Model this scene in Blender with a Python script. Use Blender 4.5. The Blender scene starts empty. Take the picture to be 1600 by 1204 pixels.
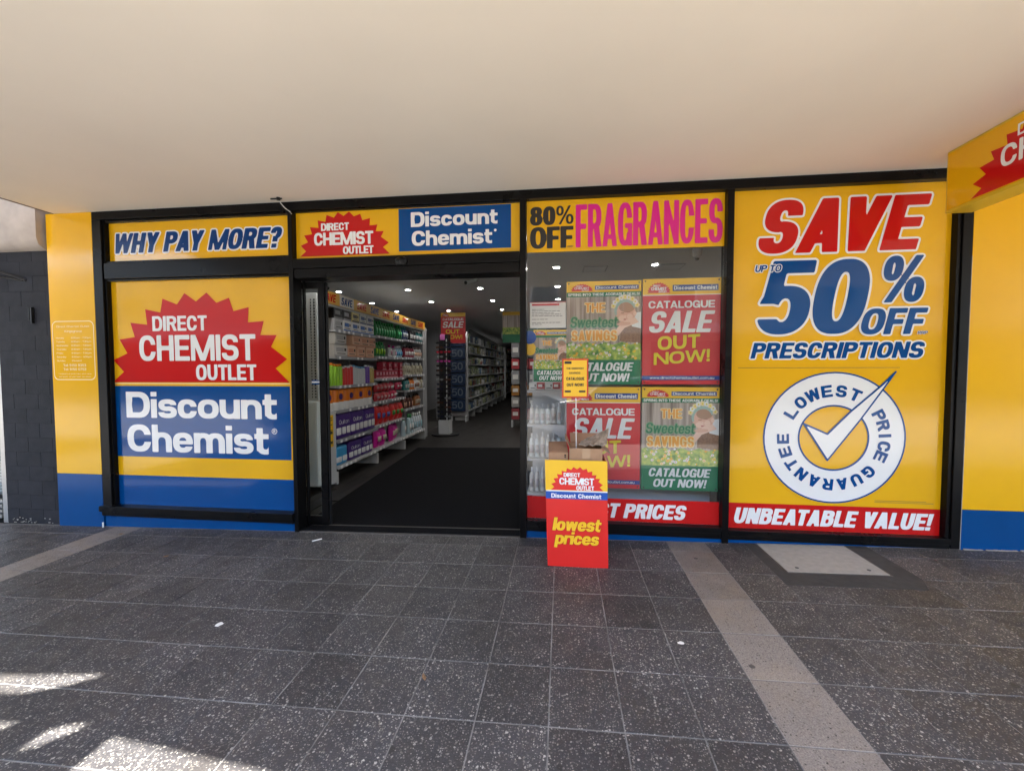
import bpy, bmesh, math, random
import numpy as np
from mathutils import Matrix, Vector
rnd = random.Random(7)
sc = bpy.context.scene
COL = sc.collection

# ------------------------------------------------------------------ camera
YAW, PITCH, ROLL = math.radians(6.696), math.radians(-2.357), math.radians(-0.116)
CAM = Vector((0.0, -3.43, 1.40))
fw = Vector((-math.sin(YAW) * math.cos(PITCH), math.cos(YAW) * math.cos(PITCH), math.sin(PITCH)))
rt = Vector((math.cos(YAW), math.sin(YAW), 0)); up = rt.cross(fw)
r2 = rt * math.cos(ROLL) + up * math.sin(ROLL); u2 = -rt * math.sin(ROLL) + up * math.cos(ROLL)
cd = bpy.data.cameras.new('camera'); cam = bpy.data.objects.new('camera', cd); COL.objects.link(cam)
cam.matrix_world = Matrix(((r2.x, u2.x, -fw.x, CAM.x), (r2.y, u2.y, -fw.y, CAM.y), (r2.z, u2.z, -fw.z, CAM.z), (0, 0, 0, 1)))
cd.sensor_fit = 'HORIZONTAL'; cd.sensor_width = 36; cd.lens = 658.38 / 1600 * 36
cd.clip_start = 0.05; cd.clip_end = 500
sc.camera = cam

# ------------------------------------------------------------------ light
SUNV = Vector((0.25, 0.60, -1.0))           # direction the sunlight travels
EL = math.atan2(1.0, math.hypot(0.25, 0.60))
w = bpy.data.worlds.new('World'); sc.world = w; w.use_nodes = True
nt = w.node_tree; bg = nt.nodes['Background']
sky = nt.nodes.new('ShaderNodeTexSky'); sky.sky_type = 'NISHITA'; sky.sun_disc = False
sky.sun_elevation = EL; sky.sun_rotation = math.atan2(-0.25, -0.60) % (2 * math.pi)
nt.links.new(sky.outputs[0], bg.inputs[0]); bg.inputs[1].default_value = 0.15
sl = bpy.data.lights.new('sun', 'SUN'); sl.energy = 5.0; sl.angle = math.radians(0.6); sl.color = (1.0, 0.95, 0.86)
so = bpy.data.objects.new('sun', sl); COL.objects.link(so); so.location = (-3, -8, 12)
so.rotation_euler = SUNV.to_track_quat('-Z', 'Y').to_euler()
vs = sc.view_settings
sc.display_settings.display_device = 'sRGB'
vs.view_transform = 'Standard'; vs.look = 'None'; vs.gamma = 1.0; vs.use_curve_mapping = False
vs.exposure = 3.1
sc.render.engine = 'CYCLES'
sc.cycles.max_bounces = 8; sc.cycles.diffuse_bounces = 5; sc.cycles.transparent_max_bounces = 12
sc.cycles.use_denoising = True; sc.cycles.sample_clamp_indirect = 6.0
sc.cycles.caustics_reflective = False; sc.cycles.caustics_refractive = False

SLOPE = 0.0185                               # the pavement rises to the right
def gz(x): return SLOPE * x

# ------------------------------------------------------------------ materials
MATS = {}
def mat(name, col=(0.5, 0.5, 0.5), rough=0.6, metal=0.0, noise=0.0, scale=20.0, bump=0.0, bscale=60.0, coat=0.0,
        spec=0.5, emit=0.0, rvar=0.0, objvar=0.0):
    if name in MATS: return MATS[name]
    m = bpy.data.materials.new(name); m.use_nodes = True; n = m.node_tree.nodes; l = m.node_tree.links
    p = n['Principled BSDF']; p.inputs['Base Color'].default_value = (*col, 1)
    p.inputs['Roughness'].default_value = rough; p.inputs['Metallic'].default_value = metal
    p.inputs['Specular IOR Level'].default_value = spec
    if coat: p.inputs['Coat Weight'].default_value = coat; p.inputs['Coat Roughness'].default_value = 0.06
    if emit:
        p.inputs['Emission Color'].default_value = (*col, 1); p.inputs['Emission Strength'].default_value = emit
    geo = n.new('ShaderNodeNewGeometry')
    last = None
    if noise or objvar:
        hsv = n.new('ShaderNodeHueSaturation'); hsv.inputs['Color'].default_value = (*col, 1)
        add = n.new('ShaderNodeMath'); add.operation = 'ADD'; add.inputs[0].default_value = 1.0; add.inputs[1].default_value = 0
        if noise:
            t = n.new('ShaderNodeTexNoise'); t.inputs['Scale'].default_value = scale; t.inputs['Detail'].default_value = 5
            l.new(geo.outputs['Position'], t.inputs['Vector'])
            mr = n.new('ShaderNodeMapRange'); mr.inputs['From Min'].default_value = 0.25; mr.inputs['From Max'].default_value = 0.75
            mr.inputs['To Min'].default_value = 1 - noise; mr.inputs['To Max'].default_value = 1 + noise
            l.new(t.outputs['Fac'], mr.inputs['Value']); l.new(mr.outputs[0], add.inputs[0])
        if objvar:
            oi = n.new('ShaderNodeObjectInfo'); m2 = n.new('ShaderNodeMapRange')
            m2.inputs['To Min'].default_value = -objvar; m2.inputs['To Max'].default_value = objvar
            l.new(oi.outputs['Random'], m2.inputs['Value']); l.new(m2.outputs[0], add.inputs[1])
        l.new(add.outputs[0], hsv.inputs['Value']); l.new(hsv.outputs[0], p.inputs['Base Color'])
    if rvar:
        t = n.new('ShaderNodeTexNoise'); t.inputs['Scale'].default_value = 3.0; t.inputs['Detail'].default_value = 6
        l.new(geo.outputs['Position'], t.inputs['Vector'])
        mr = n.new('ShaderNodeMapRange'); mr.inputs['To Min'].default_value = max(0.02, rough - rvar); mr.inputs['To Max'].default_value = rough + rvar
        l.new(t.outputs['Fac'], mr.inputs['Value']); l.new(mr.outputs[0], p.inputs['Roughness'])
    if bump:
        t = n.new('ShaderNodeTexNoise'); t.inputs['Scale'].default_value = bscale; t.inputs['Detail'].default_value = 4
        l.new(geo.outputs['Position'], t.inputs['Vector'])
        b = n.new('ShaderNodeBump'); b.inputs['Strength'].default_value = 1.0; b.inputs['Distance'].default_value = bump
        l.new(t.outputs['Fac'], b.inputs['Height']); l.new(b.outputs[0], p.inputs['Normal'])
    MATS[name] = m; return m

def paving_material(name, base, chip, amount, chip_scale, stain=0.25):
    m = bpy.data.materials.new(name); m.use_nodes = True; n = m.node_tree.nodes; l = m.node_tree.links
    p = n['Principled BSDF']; p.inputs['Roughness'].default_value = 0.55
    geo = n.new('ShaderNodeNewGeometry')
    def noise(s, d=4, r=0.6):
        t = n.new('ShaderNodeTexNoise'); t.inputs['Scale'].default_value = s; t.inputs['Detail'].default_value = d
        t.inputs['Roughness'].default_value = r; l.new(geo.outputs['Position'], t.inputs['Vector']); return t
    def mrange(src, a, b, c, d):
        q = n.new('ShaderNodeMapRange'); q.inputs['From Min'].default_value = a; q.inputs['From Max'].default_value = b
        q.inputs['To Min'].default_value = c; q.inputs['To Max'].default_value = d; l.new(src, q.inputs['Value']); return q.outputs[0]
    def mix(fac, a, b):
        q = n.new('ShaderNodeMix'); q.data_type = 'RGBA'
        l.new(fac, q.inputs[0])
        if isinstance(a, tuple): q.inputs[6].default_value = (*a, 1)
        else: l.new(a, q.inputs[6])
        if isinstance(b, tuple): q.inputs[7].default_value = (*b, 1)
        else: l.new(b, q.inputs[7])
        return q.outputs[2]
    fine = mrange(noise(190, 3).outputs['Fac'], 0.3, 0.7, 0, 1)
    c = mix(fine, tuple(x * 0.62 for x in base), tuple(x * 1.45 for x in base))
    for sc_, thr, am in ((chip_scale * 1.5, 0.34, amount * 1.7), (chip_scale, 0.30, amount), (chip_scale * 2.1, 0.32, amount * 0.9), (chip_scale * 0.55, 0.15, amount * .6)):
        v = n.new('ShaderNodeTexVoronoi'); v.inputs['Scale'].default_value = sc_; v.inputs['Randomness'].default_value = 1.0
        dist = n.new('ShaderNodeVectorMath'); dist.operation = 'ADD'
        nn = noise(sc_ * 1.6, 2); sub = n.new('ShaderNodeVectorMath'); sub.operation = 'SCALE'; sub.inputs[3].default_value = 0.6 / sc_
        l.new(nn.outputs['Color'], sub.inputs[0]); l.new(geo.outputs['Position'], dist.inputs[0]); l.new(sub.outputs[0], dist.inputs[1])
        l.new(dist.outputs[0], v.inputs['Vector'])
        inside = mrange(v.outputs['Distance'], thr, thr - 0.05, 0, 1)
        sep = n.new('ShaderNodeSeparateColor'); l.new(v.outputs['Color'], sep.inputs[0])
        pick = mrange(sep.outputs[0], 1 - am, 1 - am + 0.02, 0, 1)
        mul = n.new('ShaderNodeMath'); mul.operation = 'MULTIPLY'; l.new(inside, mul.inputs[0]); l.new(pick, mul.inputs[1])
        bright = mrange(sep.outputs[1], 0, 1, 0.25, 1.0)
        mul2 = n.new('ShaderNodeMath'); mul2.operation = 'MULTIPLY'; l.new(mul.outputs[0], mul2.inputs[0]); l.new(bright, mul2.inputs[1])
        c = mix(mul2.outputs[0], c, chip if sc_ != chip_scale * 1.5 else tuple(x * .42 for x in chip))
    # wear and grime with shapes of their own
    c = mix(mrange(noise(2.6, 5, .7).outputs['Fac'], .48, .72, 0, .45), c, (base[0] * 1.25, base[1] * 1.1, base[2] * .85))
    c = mix(mrange(noise(5.5, 6, .75).outputs['Fac'], .60, .74, 0, .5), c, tuple(x * .45 for x in base))
    g = n.new('ShaderNodeHueSaturation'); l.new(c, g.inputs['Color'])
    s1 = mrange(noise(1.7, 6, 0.65).outputs['Fac'], 0.3, 0.7, 1 - stain, 1 + stain)
    oi = n.new('ShaderNodeObjectInfo'); s2 = mrange(oi.outputs['Random'], 0, 1, 0.80, 1.18)
    mm = n.new('ShaderNodeMath'); mm.operation = 'MULTIPLY'; l.new(s1, mm.inputs[0]); l.new(s2, mm.inputs[1]); l.new(mm.outputs[0], g.inputs['Value'])
    gum = n.new('ShaderNodeTexVoronoi'); gum.inputs['Scale'].default_value = 3.3; l.new(geo.outputs['Position'], gum.inputs['Vector'])
    gm = mrange(gum.outputs['Distance'], 0.062, 0.050, 0, 0.8)
    c2 = mix(gm, g.outputs[0], (0.02, 0.02, 0.02))
    l.new(c2, p.inputs['Base Color'])
    l.new(mrange(noise(9, 5).outputs['Fac'], 0.3, 0.7, 0.42, 0.68), p.inputs['Roughness'])
    b = n.new('ShaderNodeBump'); b.inputs['Distance'].default_value = 0.0009; l.new(noise(230, 3).outputs['Fac'], b.inputs['Height']); l.new(b.outputs[0], p.inputs['Normal'])
    MATS[name] = m; return m

def glass_material(name, tint=(0.92, 0.96, 0.95), ior=1.5, boost=1.6):
    m = bpy.data.materials.new(name); m.use_nodes = True; n = m.node_tree.nodes; l = m.node_tree.links
    n.remove(n['Principled BSDF']); out = n['Material Output']
    tr = n.new('ShaderNodeBsdfTransparent'); tr.inputs[0].default_value = (*tint, 1)
    gl = n.new('ShaderNodeBsdfGlossy'); gl.inputs['Roughness'].default_value = 0.0
    fr = n.new('ShaderNodeFresnel'); fr.inputs[0].default_value = ior
    mu = n.new('ShaderNodeMath'); mu.operation = 'MULTIPLY'; mu.inputs[1].default_value = boost; mu.use_clamp = True
    mx = n.new('ShaderNodeMixShader'); l.new(fr.outputs[0], mu.inputs[0]); l.new(mu.outputs[0], mx.inputs[0])
    l.new(tr.outputs[0], mx.inputs[1]); l.new(gl.outputs[0], mx.inputs[2]); l.new(mx.outputs[0], out.inputs[0])
    MATS[name] = m; return m

YEL = (0.76, 0.41, 0.007); BLU = (0.001, 0.058, 0.225); RED = (0.52, 0.010, 0.009); WHT = (0.78, 0.78, 0.77)
M = dict(
    vyel=mat('yellow_vinyl', YEL, 0.09, spec=0.40, noise=0.04, scale=2, bump=0.0005, bscale=5, rvar=0.05),
    vblu=mat('blue_vinyl', BLU, 0.09, spec=0.3, noise=0.04, scale=2, bump=0.0005, bscale=5, rvar=0.05),
    vred=mat('red_vinyl', RED, 0.10, spec=0.35, bump=0.0005, bscale=5, rvar=0.04), vwht=mat('white_vinyl', WHT, 0.12, spec=.35, bump=0.0005, bscale=5, rvar=0.04),
    vmag=mat('magenta_vinyl', (0.66, 0.008, 0.21), 0.3), vblk=mat('black_vinyl', (0.02, 0.017, 0.015), 0.3),
    vnavy=mat('navy_vinyl', (0.002, 0.040, 0.17), 0.22, spec=.25), vcream=mat('cream_vinyl', (0.88, 0.74, 0.42), 0.3),
    pyel=mat('yellow_paint', YEL, 0.14, spec=0.3, noise=0.05, scale=1.5, bump=0.0007, bscale=4, rvar=0.08),
    pblu=mat('blue_paint', (0.001, 0.055, 0.20), 0.2, spec=0.22, noise=0.06, scale=3, bump=0.0006, bscale=5, rvar=0.06),
    frame=mat('black_aluminium', (0.0045, 0.004, 0.004), 0.3, spec=0.14, noise=0.1, scale=9, rvar=0.1),
    soffit=mat('soffit_paint', (0.86, 0.785, 0.675), 0.7, noise=0.05, scale=0.9, bump=0.0015, bscale=1.5),
    fascia=mat('fascia_paint', (0.5, 0.48, 0.45), 0.5),
    cream=mat('cream_render', (0.42, 0.36, 0.31), 0.8, noise=0.14, scale=7, bump=0.004, bscale=14),
    block=mat('painted_block', (0.021, 0.022, 0.027), 0.7, spec=0.15, noise=0.2, scale=12, bump=0.002, bscale=90, objvar=0.12),
    mortar=mat('painted_mortar', (0.014, 0.015, 0.018), 0.8, spec=0.2, noise=0.3, scale=25, bump=0.003, bscale=60),
    alu=mat('brushed_aluminium', (0.48, 0.47, 0.45), 0.35, metal=0.8, noise=0.06, scale=30),
    grout=mat('grout', (0.165, 0.16, 0.155), 0.9, noise=0.6, scale=5),
    tile=paving_material('dark_terrazzo', (0.038, 0.0365, 0.040), (0.37, 0.35, 0.32), 0.44, 60),
    strip=paving_material('pale_terrazzo', (0.185, 0.162, 0.145), (0.05, 0.045, 0.04), 0.16, 60, 0.15),
    cover=mat('cover_concrete', (0.31, 0.29, 0.262), 0.85, noise=0.12, scale=24, bump=0.001, bscale=120),
    patch=mat('dark_mortar', (0.036, 0.033, 0.031), 0.85, noise=0.25, scale=18, bump=0.0015, bscale=80),
    iron=mat('cover_iron', (0.07, 0.065, 0.06), 0.5, metal=0.6, noise=0.2, scale=30),
    carpet=mat('mat_fibre', (0.0045, 0.0045, 0.0055), 0.95, spec=0.1, noise=0.8, scale=130, bump=0.003, bscale=420),
    wood=mat('dark_plank', (0.014, 0.012, 0.011), 0.5, spec=0.25, noise=0.3, scale=10, objvar=0.22),
    subfloor=mat('subfloor', (0.02, 0.017, 0.015), 0.8),
    iceil=mat('shop_ceiling', (0.74, 0.75, 0.75), 0.8), iwall=mat('shop_wall', (0.33, 0.33, 0.34), 0.8),
    shelf=mat('shelf_white', (0.50, 0.51, 0.52), 0.4, noise=0.04, scale=8), rail=mat('price_rail', (0.30, 0.31, 0.34), 0.35),
    dark=mat('dark_plastic', (0.010, 0.010, 0.011), 0.45, spec=0.25), lamp=mat('lamp_disc', (1.0, 0.98, 0.93), 0.5, emit=22.0),
    glass=glass_material('window_glass', (.995, .998, .996), 1.5, 0.62), dglass=glass_material('door_glass', (0.97, 0.99, 0.98), 1.5, .6),
    card=mat('cardboard', (0.36, 0.215, 0.125), 0.85, noise=0.10, scale=14, bump=0.0006, bscale=80),
    cardin=mat('cardboard_inside', (0.29, 0.165, 0.10), 0.9, noise=0.12, scale=10), tape=mat('packing_tape', (0.42, 0.27, 0.16), 0.25),
    corflute_y=mat('board_yellow', (0.85, 0.50, 0.02), 0.45), corflute_r=mat('board_red', (0.68, 0.02, 0.015), 0.42, noise=0.05, scale=3),
    corflute_b=mat('board_blue', (0.004, 0.07, 0.36), 0.45), bwhite=mat('board_white', (0.8, 0.8, 0.8), 0.45),
    paper=mat('paper_white', (0.74, 0.73, 0.70), 0.6), ink=mat('ink_grey', (0.12, 0.12, 0.13), 0.6),
    pred=mat('poster_red', (0.58, 0.03, 0.035), 0.35, noise=0.05, scale=5), pyl=mat('poster_yellow', (0.82, 0.50, 0.03), 0.35),
    pgreen=mat('poster_green', (0.012, 0.175, 0.075), 0.35), pwht=mat('poster_white', (0.74, 0.76, 0.74), 0.35),
    pblue=mat('poster_blue', (0.01, 0.05, 0.25), 0.35), plime=mat('poster_lime', (0.72, 0.62, 0.03), 0.35),
    porange=mat('poster_orange', (0.80, 0.36, 0.06), 0.35), pcream=mat('poster_cream', (0.82, 0.68, 0.36), 0.35),
    psage=mat('poster_sage', (0.20, 0.36, 0.20), 0.35), pskin=mat('poster_skin', (0.70, 0.42, 0.31), 0.4), plip=mat('poster_lip', (0.45, 0.10, 0.10), 0.4),
    pskin2=mat('poster_skin_pale', (0.80, 0.56, 0.44), 0.4), pbrown=mat('poster_brown', (0.27, 0.155, 0.095), 0.4, noise=0.3, scale=60),
    phair=mat('poster_hair', (0.42, 0.25, 0.16), 0.4), plid=mat('poster_lid', (0.34, 0.16, 0.11), 0.4),
    pteal=mat('poster_teal', (0.33, 0.48, 0.42), 0.4),
)
def poster_photo_material():
    m = bpy.data.materials.new('poster_timber_print'); m.use_nodes = True; n = m.node_tree.nodes; l = m.node_tree.links
    p = n['Principled BSDF']; p.inputs['Roughness'].default_value = 0.35
    geo = n.new('ShaderNodeNewGeometry'); mp = n.new('ShaderNodeMapping'); mp.inputs['Scale'].default_value = (34, 1, 1.2)
    l.new(geo.outputs['Position'], mp.inputs[0]); t = n.new('ShaderNodeTexNoise'); t.inputs['Scale'].default_value = 1.0; t.inputs['Detail'].default_value = 6
    l.new(mp.outputs[0], t.inputs['Vector']); r = n.new('ShaderNodeValToRGB'); l.new(t.outputs['Fac'], r.inputs[0])
    e = r.color_ramp.elements; e[0].position = 0.32; e[0].color = (0.17, 0.13, 0.10, 1); e[1].position = 0.60; e[1].color = (0.50, 0.43, 0.37, 1)
    l.new(r.outputs[0], p.inputs['Base Color']); MATS['poster_timber_print'] = m; return m
M['ptimber'] = poster_photo_material()
def meadow_material():
    m = bpy.data.materials.new('poster_meadow_print'); m.use_nodes = True; n = m.node_tree.nodes; l = m.node_tree.links
    p = n['Principled BSDF']; p.inputs['Roughness'].default_value = 0.35
    geo = n.new('ShaderNodeNewGeometry'); t = n.new('ShaderNodeTexNoise'); t.inputs['Scale'].default_value = 26; t.inputs['Detail'].default_value = 5
    l.new(geo.outputs['Position'], t.inputs['Vector']); r = n.new('ShaderNodeValToRGB'); l.new(t.outputs['Fac'], r.inputs[0])
    e = r.color_ramp.elements; e[0].position = 0.3; e[0].color = (0.06, 0.19, 0.03, 1); e[1].position = 0.68; e[1].color = (0.62, 0.64, 0.12, 1)
    x = r.color_ramp.elements.new(0.5); x.color = (0.30, 0.44, 0.08, 1)
    l.new(r.outputs[0], p.inputs['Base Color']); MATS['poster_meadow_print'] = m; return m
M['pmeadow'] = meadow_material()
def col(r, g, b, rough=0.4):
    return mat('goods_%02d_%02d_%02d' % (int(r * 99), int(g * 99), int(b * 99)), (r, g, b), rough)

# ------------------------------------------------------------------ object helpers
ROOT = {}
def empty(name, loc, label, cat, group=None):
    o = bpy.data.objects.new(name, None); COL.objects.link(o); o.location = loc; o.empty_display_size = 0.1
    o['label'] = label; o['category'] = cat
    if group: o['group'] = group
    ROOT[o.name] = Vector(loc); return o
def tag(o, label, cat, group=None, kind=None):
    if label: o['label'] = label
    if cat: o['category'] = cat
    if group: o['group'] = group
    if kind: o['kind'] = kind
    return o
class MB:
    """collects shapes (world coordinates) for ONE mesh object"""
    def __init__(s): s.v = []; s.f = []; s.mi = []; s.cur = 0
    def add(s, vs, fs):
        b = len(s.v); s.v += [tuple(q) for q in vs]; s.f += [tuple(b + i for i in f) for f in fs]; s.mi += [s.cur] * len(fs); return s
    def box(s, x0, y0, z0, x1, y1, z1):
        return s.add([(x0, y0, z0), (x1, y0, z0), (x1, y1, z0), (x0, y1, z0), (x0, y0, z1), (x1, y0, z1), (x1, y1, z1), (x0, y1, z1)],
                     [(0, 3, 2, 1), (4, 5, 6, 7), (0, 1, 5, 4), (1, 2, 6, 5), (2, 3, 7, 6), (3, 0, 4, 7)])
    def cyl(s, c, r, h, n=14, r2=None, axis='z'):
        r2 = r if r2 is None else r2; vs = []
        for k, (rr, hh) in enumerate(((r, 0), (r2, h))):
            for i in range(n):
                a = 2 * math.pi * i / n; p = (rr * math.cos(a), rr * math.sin(a), hh)
                if axis == 'x': p = (p[2], p[0], p[1])
                if axis == 'y': p = (p[0], p[2], p[1])
                vs.append((c[0] + p[0], c[1] + p[1], c[2] + p[2]))
        fs = [(i, (i + 1) % n, n + (i + 1) % n, n + i) for i in range(n)] + [tuple(range(n - 1, -1, -1)), tuple(range(n, 2 * n))]
        return s.add(vs, fs)
    def lathe(s, c, prof, n=14, sx=1.0, sy=1.0):
        vs = []; m = len(prof)
        for r, z in prof:
            for i in range(n):
                a = 2 * math.pi * i / n; vs.append((c[0] + r * math.cos(a) * sx, c[1] + r * math.sin(a) * sy, c[2] + z))
        fs = [(k * n + i, k * n + (i + 1) % n, (k + 1) * n + (i + 1) % n, (k + 1) * n + i) for k in range(m - 1) for i in range(n)]
        fs += [tuple(range(n - 1, -1, -1)), tuple((m - 1) * n + i for i in range(n))]
        return s.add(vs, fs)
    def prism(s, pts, a, b, plane='xz'):
        """polygon pts extruded from a to b along the remaining axis"""
        n = len(pts)
        def P(p, t): return (p[0], t, p[1]) if plane == 'xz' else ((t, p[0], p[1]) if plane == 'yz' else (p[0], p[1], t))
        vs = [P(p, a) for p in pts] + [P(p, b) for p in pts]
        fs = [tuple(range(n)), tuple(range(2 * n - 1, n - 1, -1))] + [(i, (i + 1) % n, n + (i + 1) % n, n + i) for i in range(n)]
        return s.add(vs, fs)
    def quad(s, a, b, c, d): return s.add([a, b, c, d], [(0, 1, 2, 3)])
    def tube(s, pts, r, n=8):
        pts = [Vector(p) for p in pts]; vs = []; 
        for i, p in enumerate(pts):
            d = (pts[min(i + 1, len(pts) - 1)] - pts[max(i - 1, 0)]).normalized()
            a = d.orthogonal().normalized(); b = d.cross(a)
            for k in range(n):
                t = 2 * math.pi * k / n; vs.append(tuple(p + r * (a * math.cos(t) + b * math.sin(t))))
        fs = [(k * n + i, k * n + (i + 1) % n, (k + 1) * n + (i + 1) % n, (k + 1) * n + i) for k in range(len(pts) - 1) for i in range(n)]
        fs += [tuple(range(n)), tuple((len(pts) - 1) * n + i for i in range(n))]
        return s.add(vs, fs)
def build(name, mb, m, parent=None, bevel=0.0, smooth=False, seg=2, loc=None):
    """one mesh object; vertices are given in world coordinates"""
    base = ROOT[parent.name] if parent is not None else (Vector(loc) if loc is not None else Vector((0, 0, 0)))
    me = bpy.data.meshes.new(name); me.from_pydata([tuple(Vector(v) - base) for v in mb.v], [], mb.f)
    for x in (m if isinstance(m, (list, tuple)) else [m]): me.materials.append(x)
    me.polygons.foreach_set('material_index', mb.mi)
    bm = bmesh.new(); bm.from_mesh(me); bmesh.ops.recalc_face_normals(bm, faces=bm.faces)
    if bevel: bmesh.ops.bevel(bm, geom=[e for e in bm.edges if len(e.link_faces) == 2 and e.calc_face_angle(0) > 0.6], offset=bevel, segments=seg, profile=0.6, affect='EDGES', clamp_overlap=True)
    if smooth:
        for f in bm.faces: f.smooth = True
        for e in bm.edges: e.smooth = not (len(e.link_faces) == 2 and e.calc_face_angle(0) > 0.7)
    bm.to_mesh(me); bm.free()
    o = bpy.data.objects.new(name, me); COL.objects.link(o)
    if parent is not None: o.parent = parent
    elif loc is not None: o.location = loc
    ROOT[o.name] = base; return o
def box(name, c, m, parent=None, bevel=0.0, loc=None): return build(name, MB().box(*c), m, parent, bevel, loc=loc)
def copy_tree(o, parent=None, loc=None, label=None):
    c = o.copy(); COL.objects.link(c)
    if parent is not None: c.parent = parent
    if loc is not None: c.location = loc; ROOT[c.name] = Vector(loc)
    if label: c['label'] = label
    for ch in list(o.children): copy_tree(ch, c)
    return c

# ------------------------------------------------------------------ lettering: drawn glyph by glyph as implicit shapes, contoured to a flat mesh
def g_box(X, Y, x0, y0, x1, y1): return np.maximum(np.maximum(x0 - X, X - x1), np.maximum(y0 - Y, Y - y1))
def g_poly(X, Y, pts):
    f = np.full(X.shape, -9.0); n = len(pts)
    ar = sum(pts[i][0] * pts[(i + 1) % n][1] - pts[(i + 1) % n][0] * pts[i][1] for i in range(n))
    s = 1 if ar > 0 else -1
    for i in range(n):
        (ax, ay), (bx, by) = pts[i], pts[(i + 1) % n]; dx, dy = bx - ax, by - ay; L = math.hypot(dx, dy) or 1
        f = np.maximum(f, s * ((X - ax) * dy - (Y - ay) * dx) / L)
    return f
def g_bar(X, Y, x0, y0, x1, y1, wd): return g_poly(X, Y, [(x0, y0), (x0 + wd, y0), (x1 + wd, y1), (x1, y1)])
def g_el(X, Y, x0, y0, x1, y1, n=2.3):
    a = max((x1 - x0) / 2, 1e-3); b = max((y1 - y0) / 2, 1e-3); u = np.abs(X - (x0 + x1) / 2) / a + 1e-6; v = np.abs(Y - (y0 + y1) / 2) / b + 1e-6
    q = (u ** n + v ** n) ** (1 / n); g = np.hypot((u / q) ** (n - 1) / a, (v / q) ** (n - 1) / b)
    return (q - 1) / g
U = np.minimum; I_ = np.maximum
def g_ring(X, Y, x0, y0, x1, y1, w, t, n=2.5): return I_(g_el(X, Y, x0, y0, x1, y1, n), -g_el(X, Y, x0 + w, y0 + t, x1 - w, y1 - t, n))
def g_D(X, Y, x0, y0, x1, y1, w, t, n=2.5):
    xm = (x0 + x1) / 2
    o = U(g_box(X, Y, x0, y0, xm, y1), g_el(X, Y, x0, y0, x1, y1, n))
    i = U(g_box(X, Y, x0 + w, y0 + t, xm, y1 - t), g_el(X, Y, x0 + w - 0.02, y0 + t, x1 - w, y1 - t, n))
    return I_(o, -i)
def g_arch(X, Y, x0, y0, x1, y1, w, t, n=2.5, flip=False):
    ym = (y0 + y1) / 2
    if flip: return I_(U(g_box(X, Y, x0, ym, x1, y1), g_el(X, Y, x0, y0, x1, y1, n)), -U(g_box(X, Y, x0 + w, ym, x1 - w, y1 + 1), g_el(X, Y, x0 + w, y0 + t, x1 - w, y1 - t, n)))
    return I_(U(g_box(X, Y, x0, y0, x1, ym), g_el(X, Y, x0, y0, x1, y1, n)), -U(g_box(X, Y, x0 + w, y0 - 1, x1 - w, ym), g_el(X, Y, x0 + w, y0 + t, x1 - w, y1 - t, n)))
CW = dict(A=.72, B=.68, C=.68, D=.69, E=.60, F=.57, G=.70, H=.69, J=.55, K=.70, L=.56, M=.95, N=.72, O=.72, P=.66, Q=.72, R=.69, S=.66, T=.62,
          U=.68, V=.70, W=.98, X=.7, Y=.70, Z=.6, a=.55, b=.58, c=.54, d=.58, e=.56, f=.36, g=.58, h=.56, k=.56, m=.86, n=.56, o=.58, p=.58, r=.40, s=.53,
          t=.38, u=.56, v=.54, w=.80, x=.54, y=.55, z=.5)
for ch in '0235689': CW[ch] = .60
CW.update({'1': .36, '4': .62, '7': .55, '%': 1.0, '?': .56, '&': .72, '-': .34, ' ': .27, 'R0': .5})
NARROW = 'Iil!.,:\''
XH = 0.72
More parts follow.
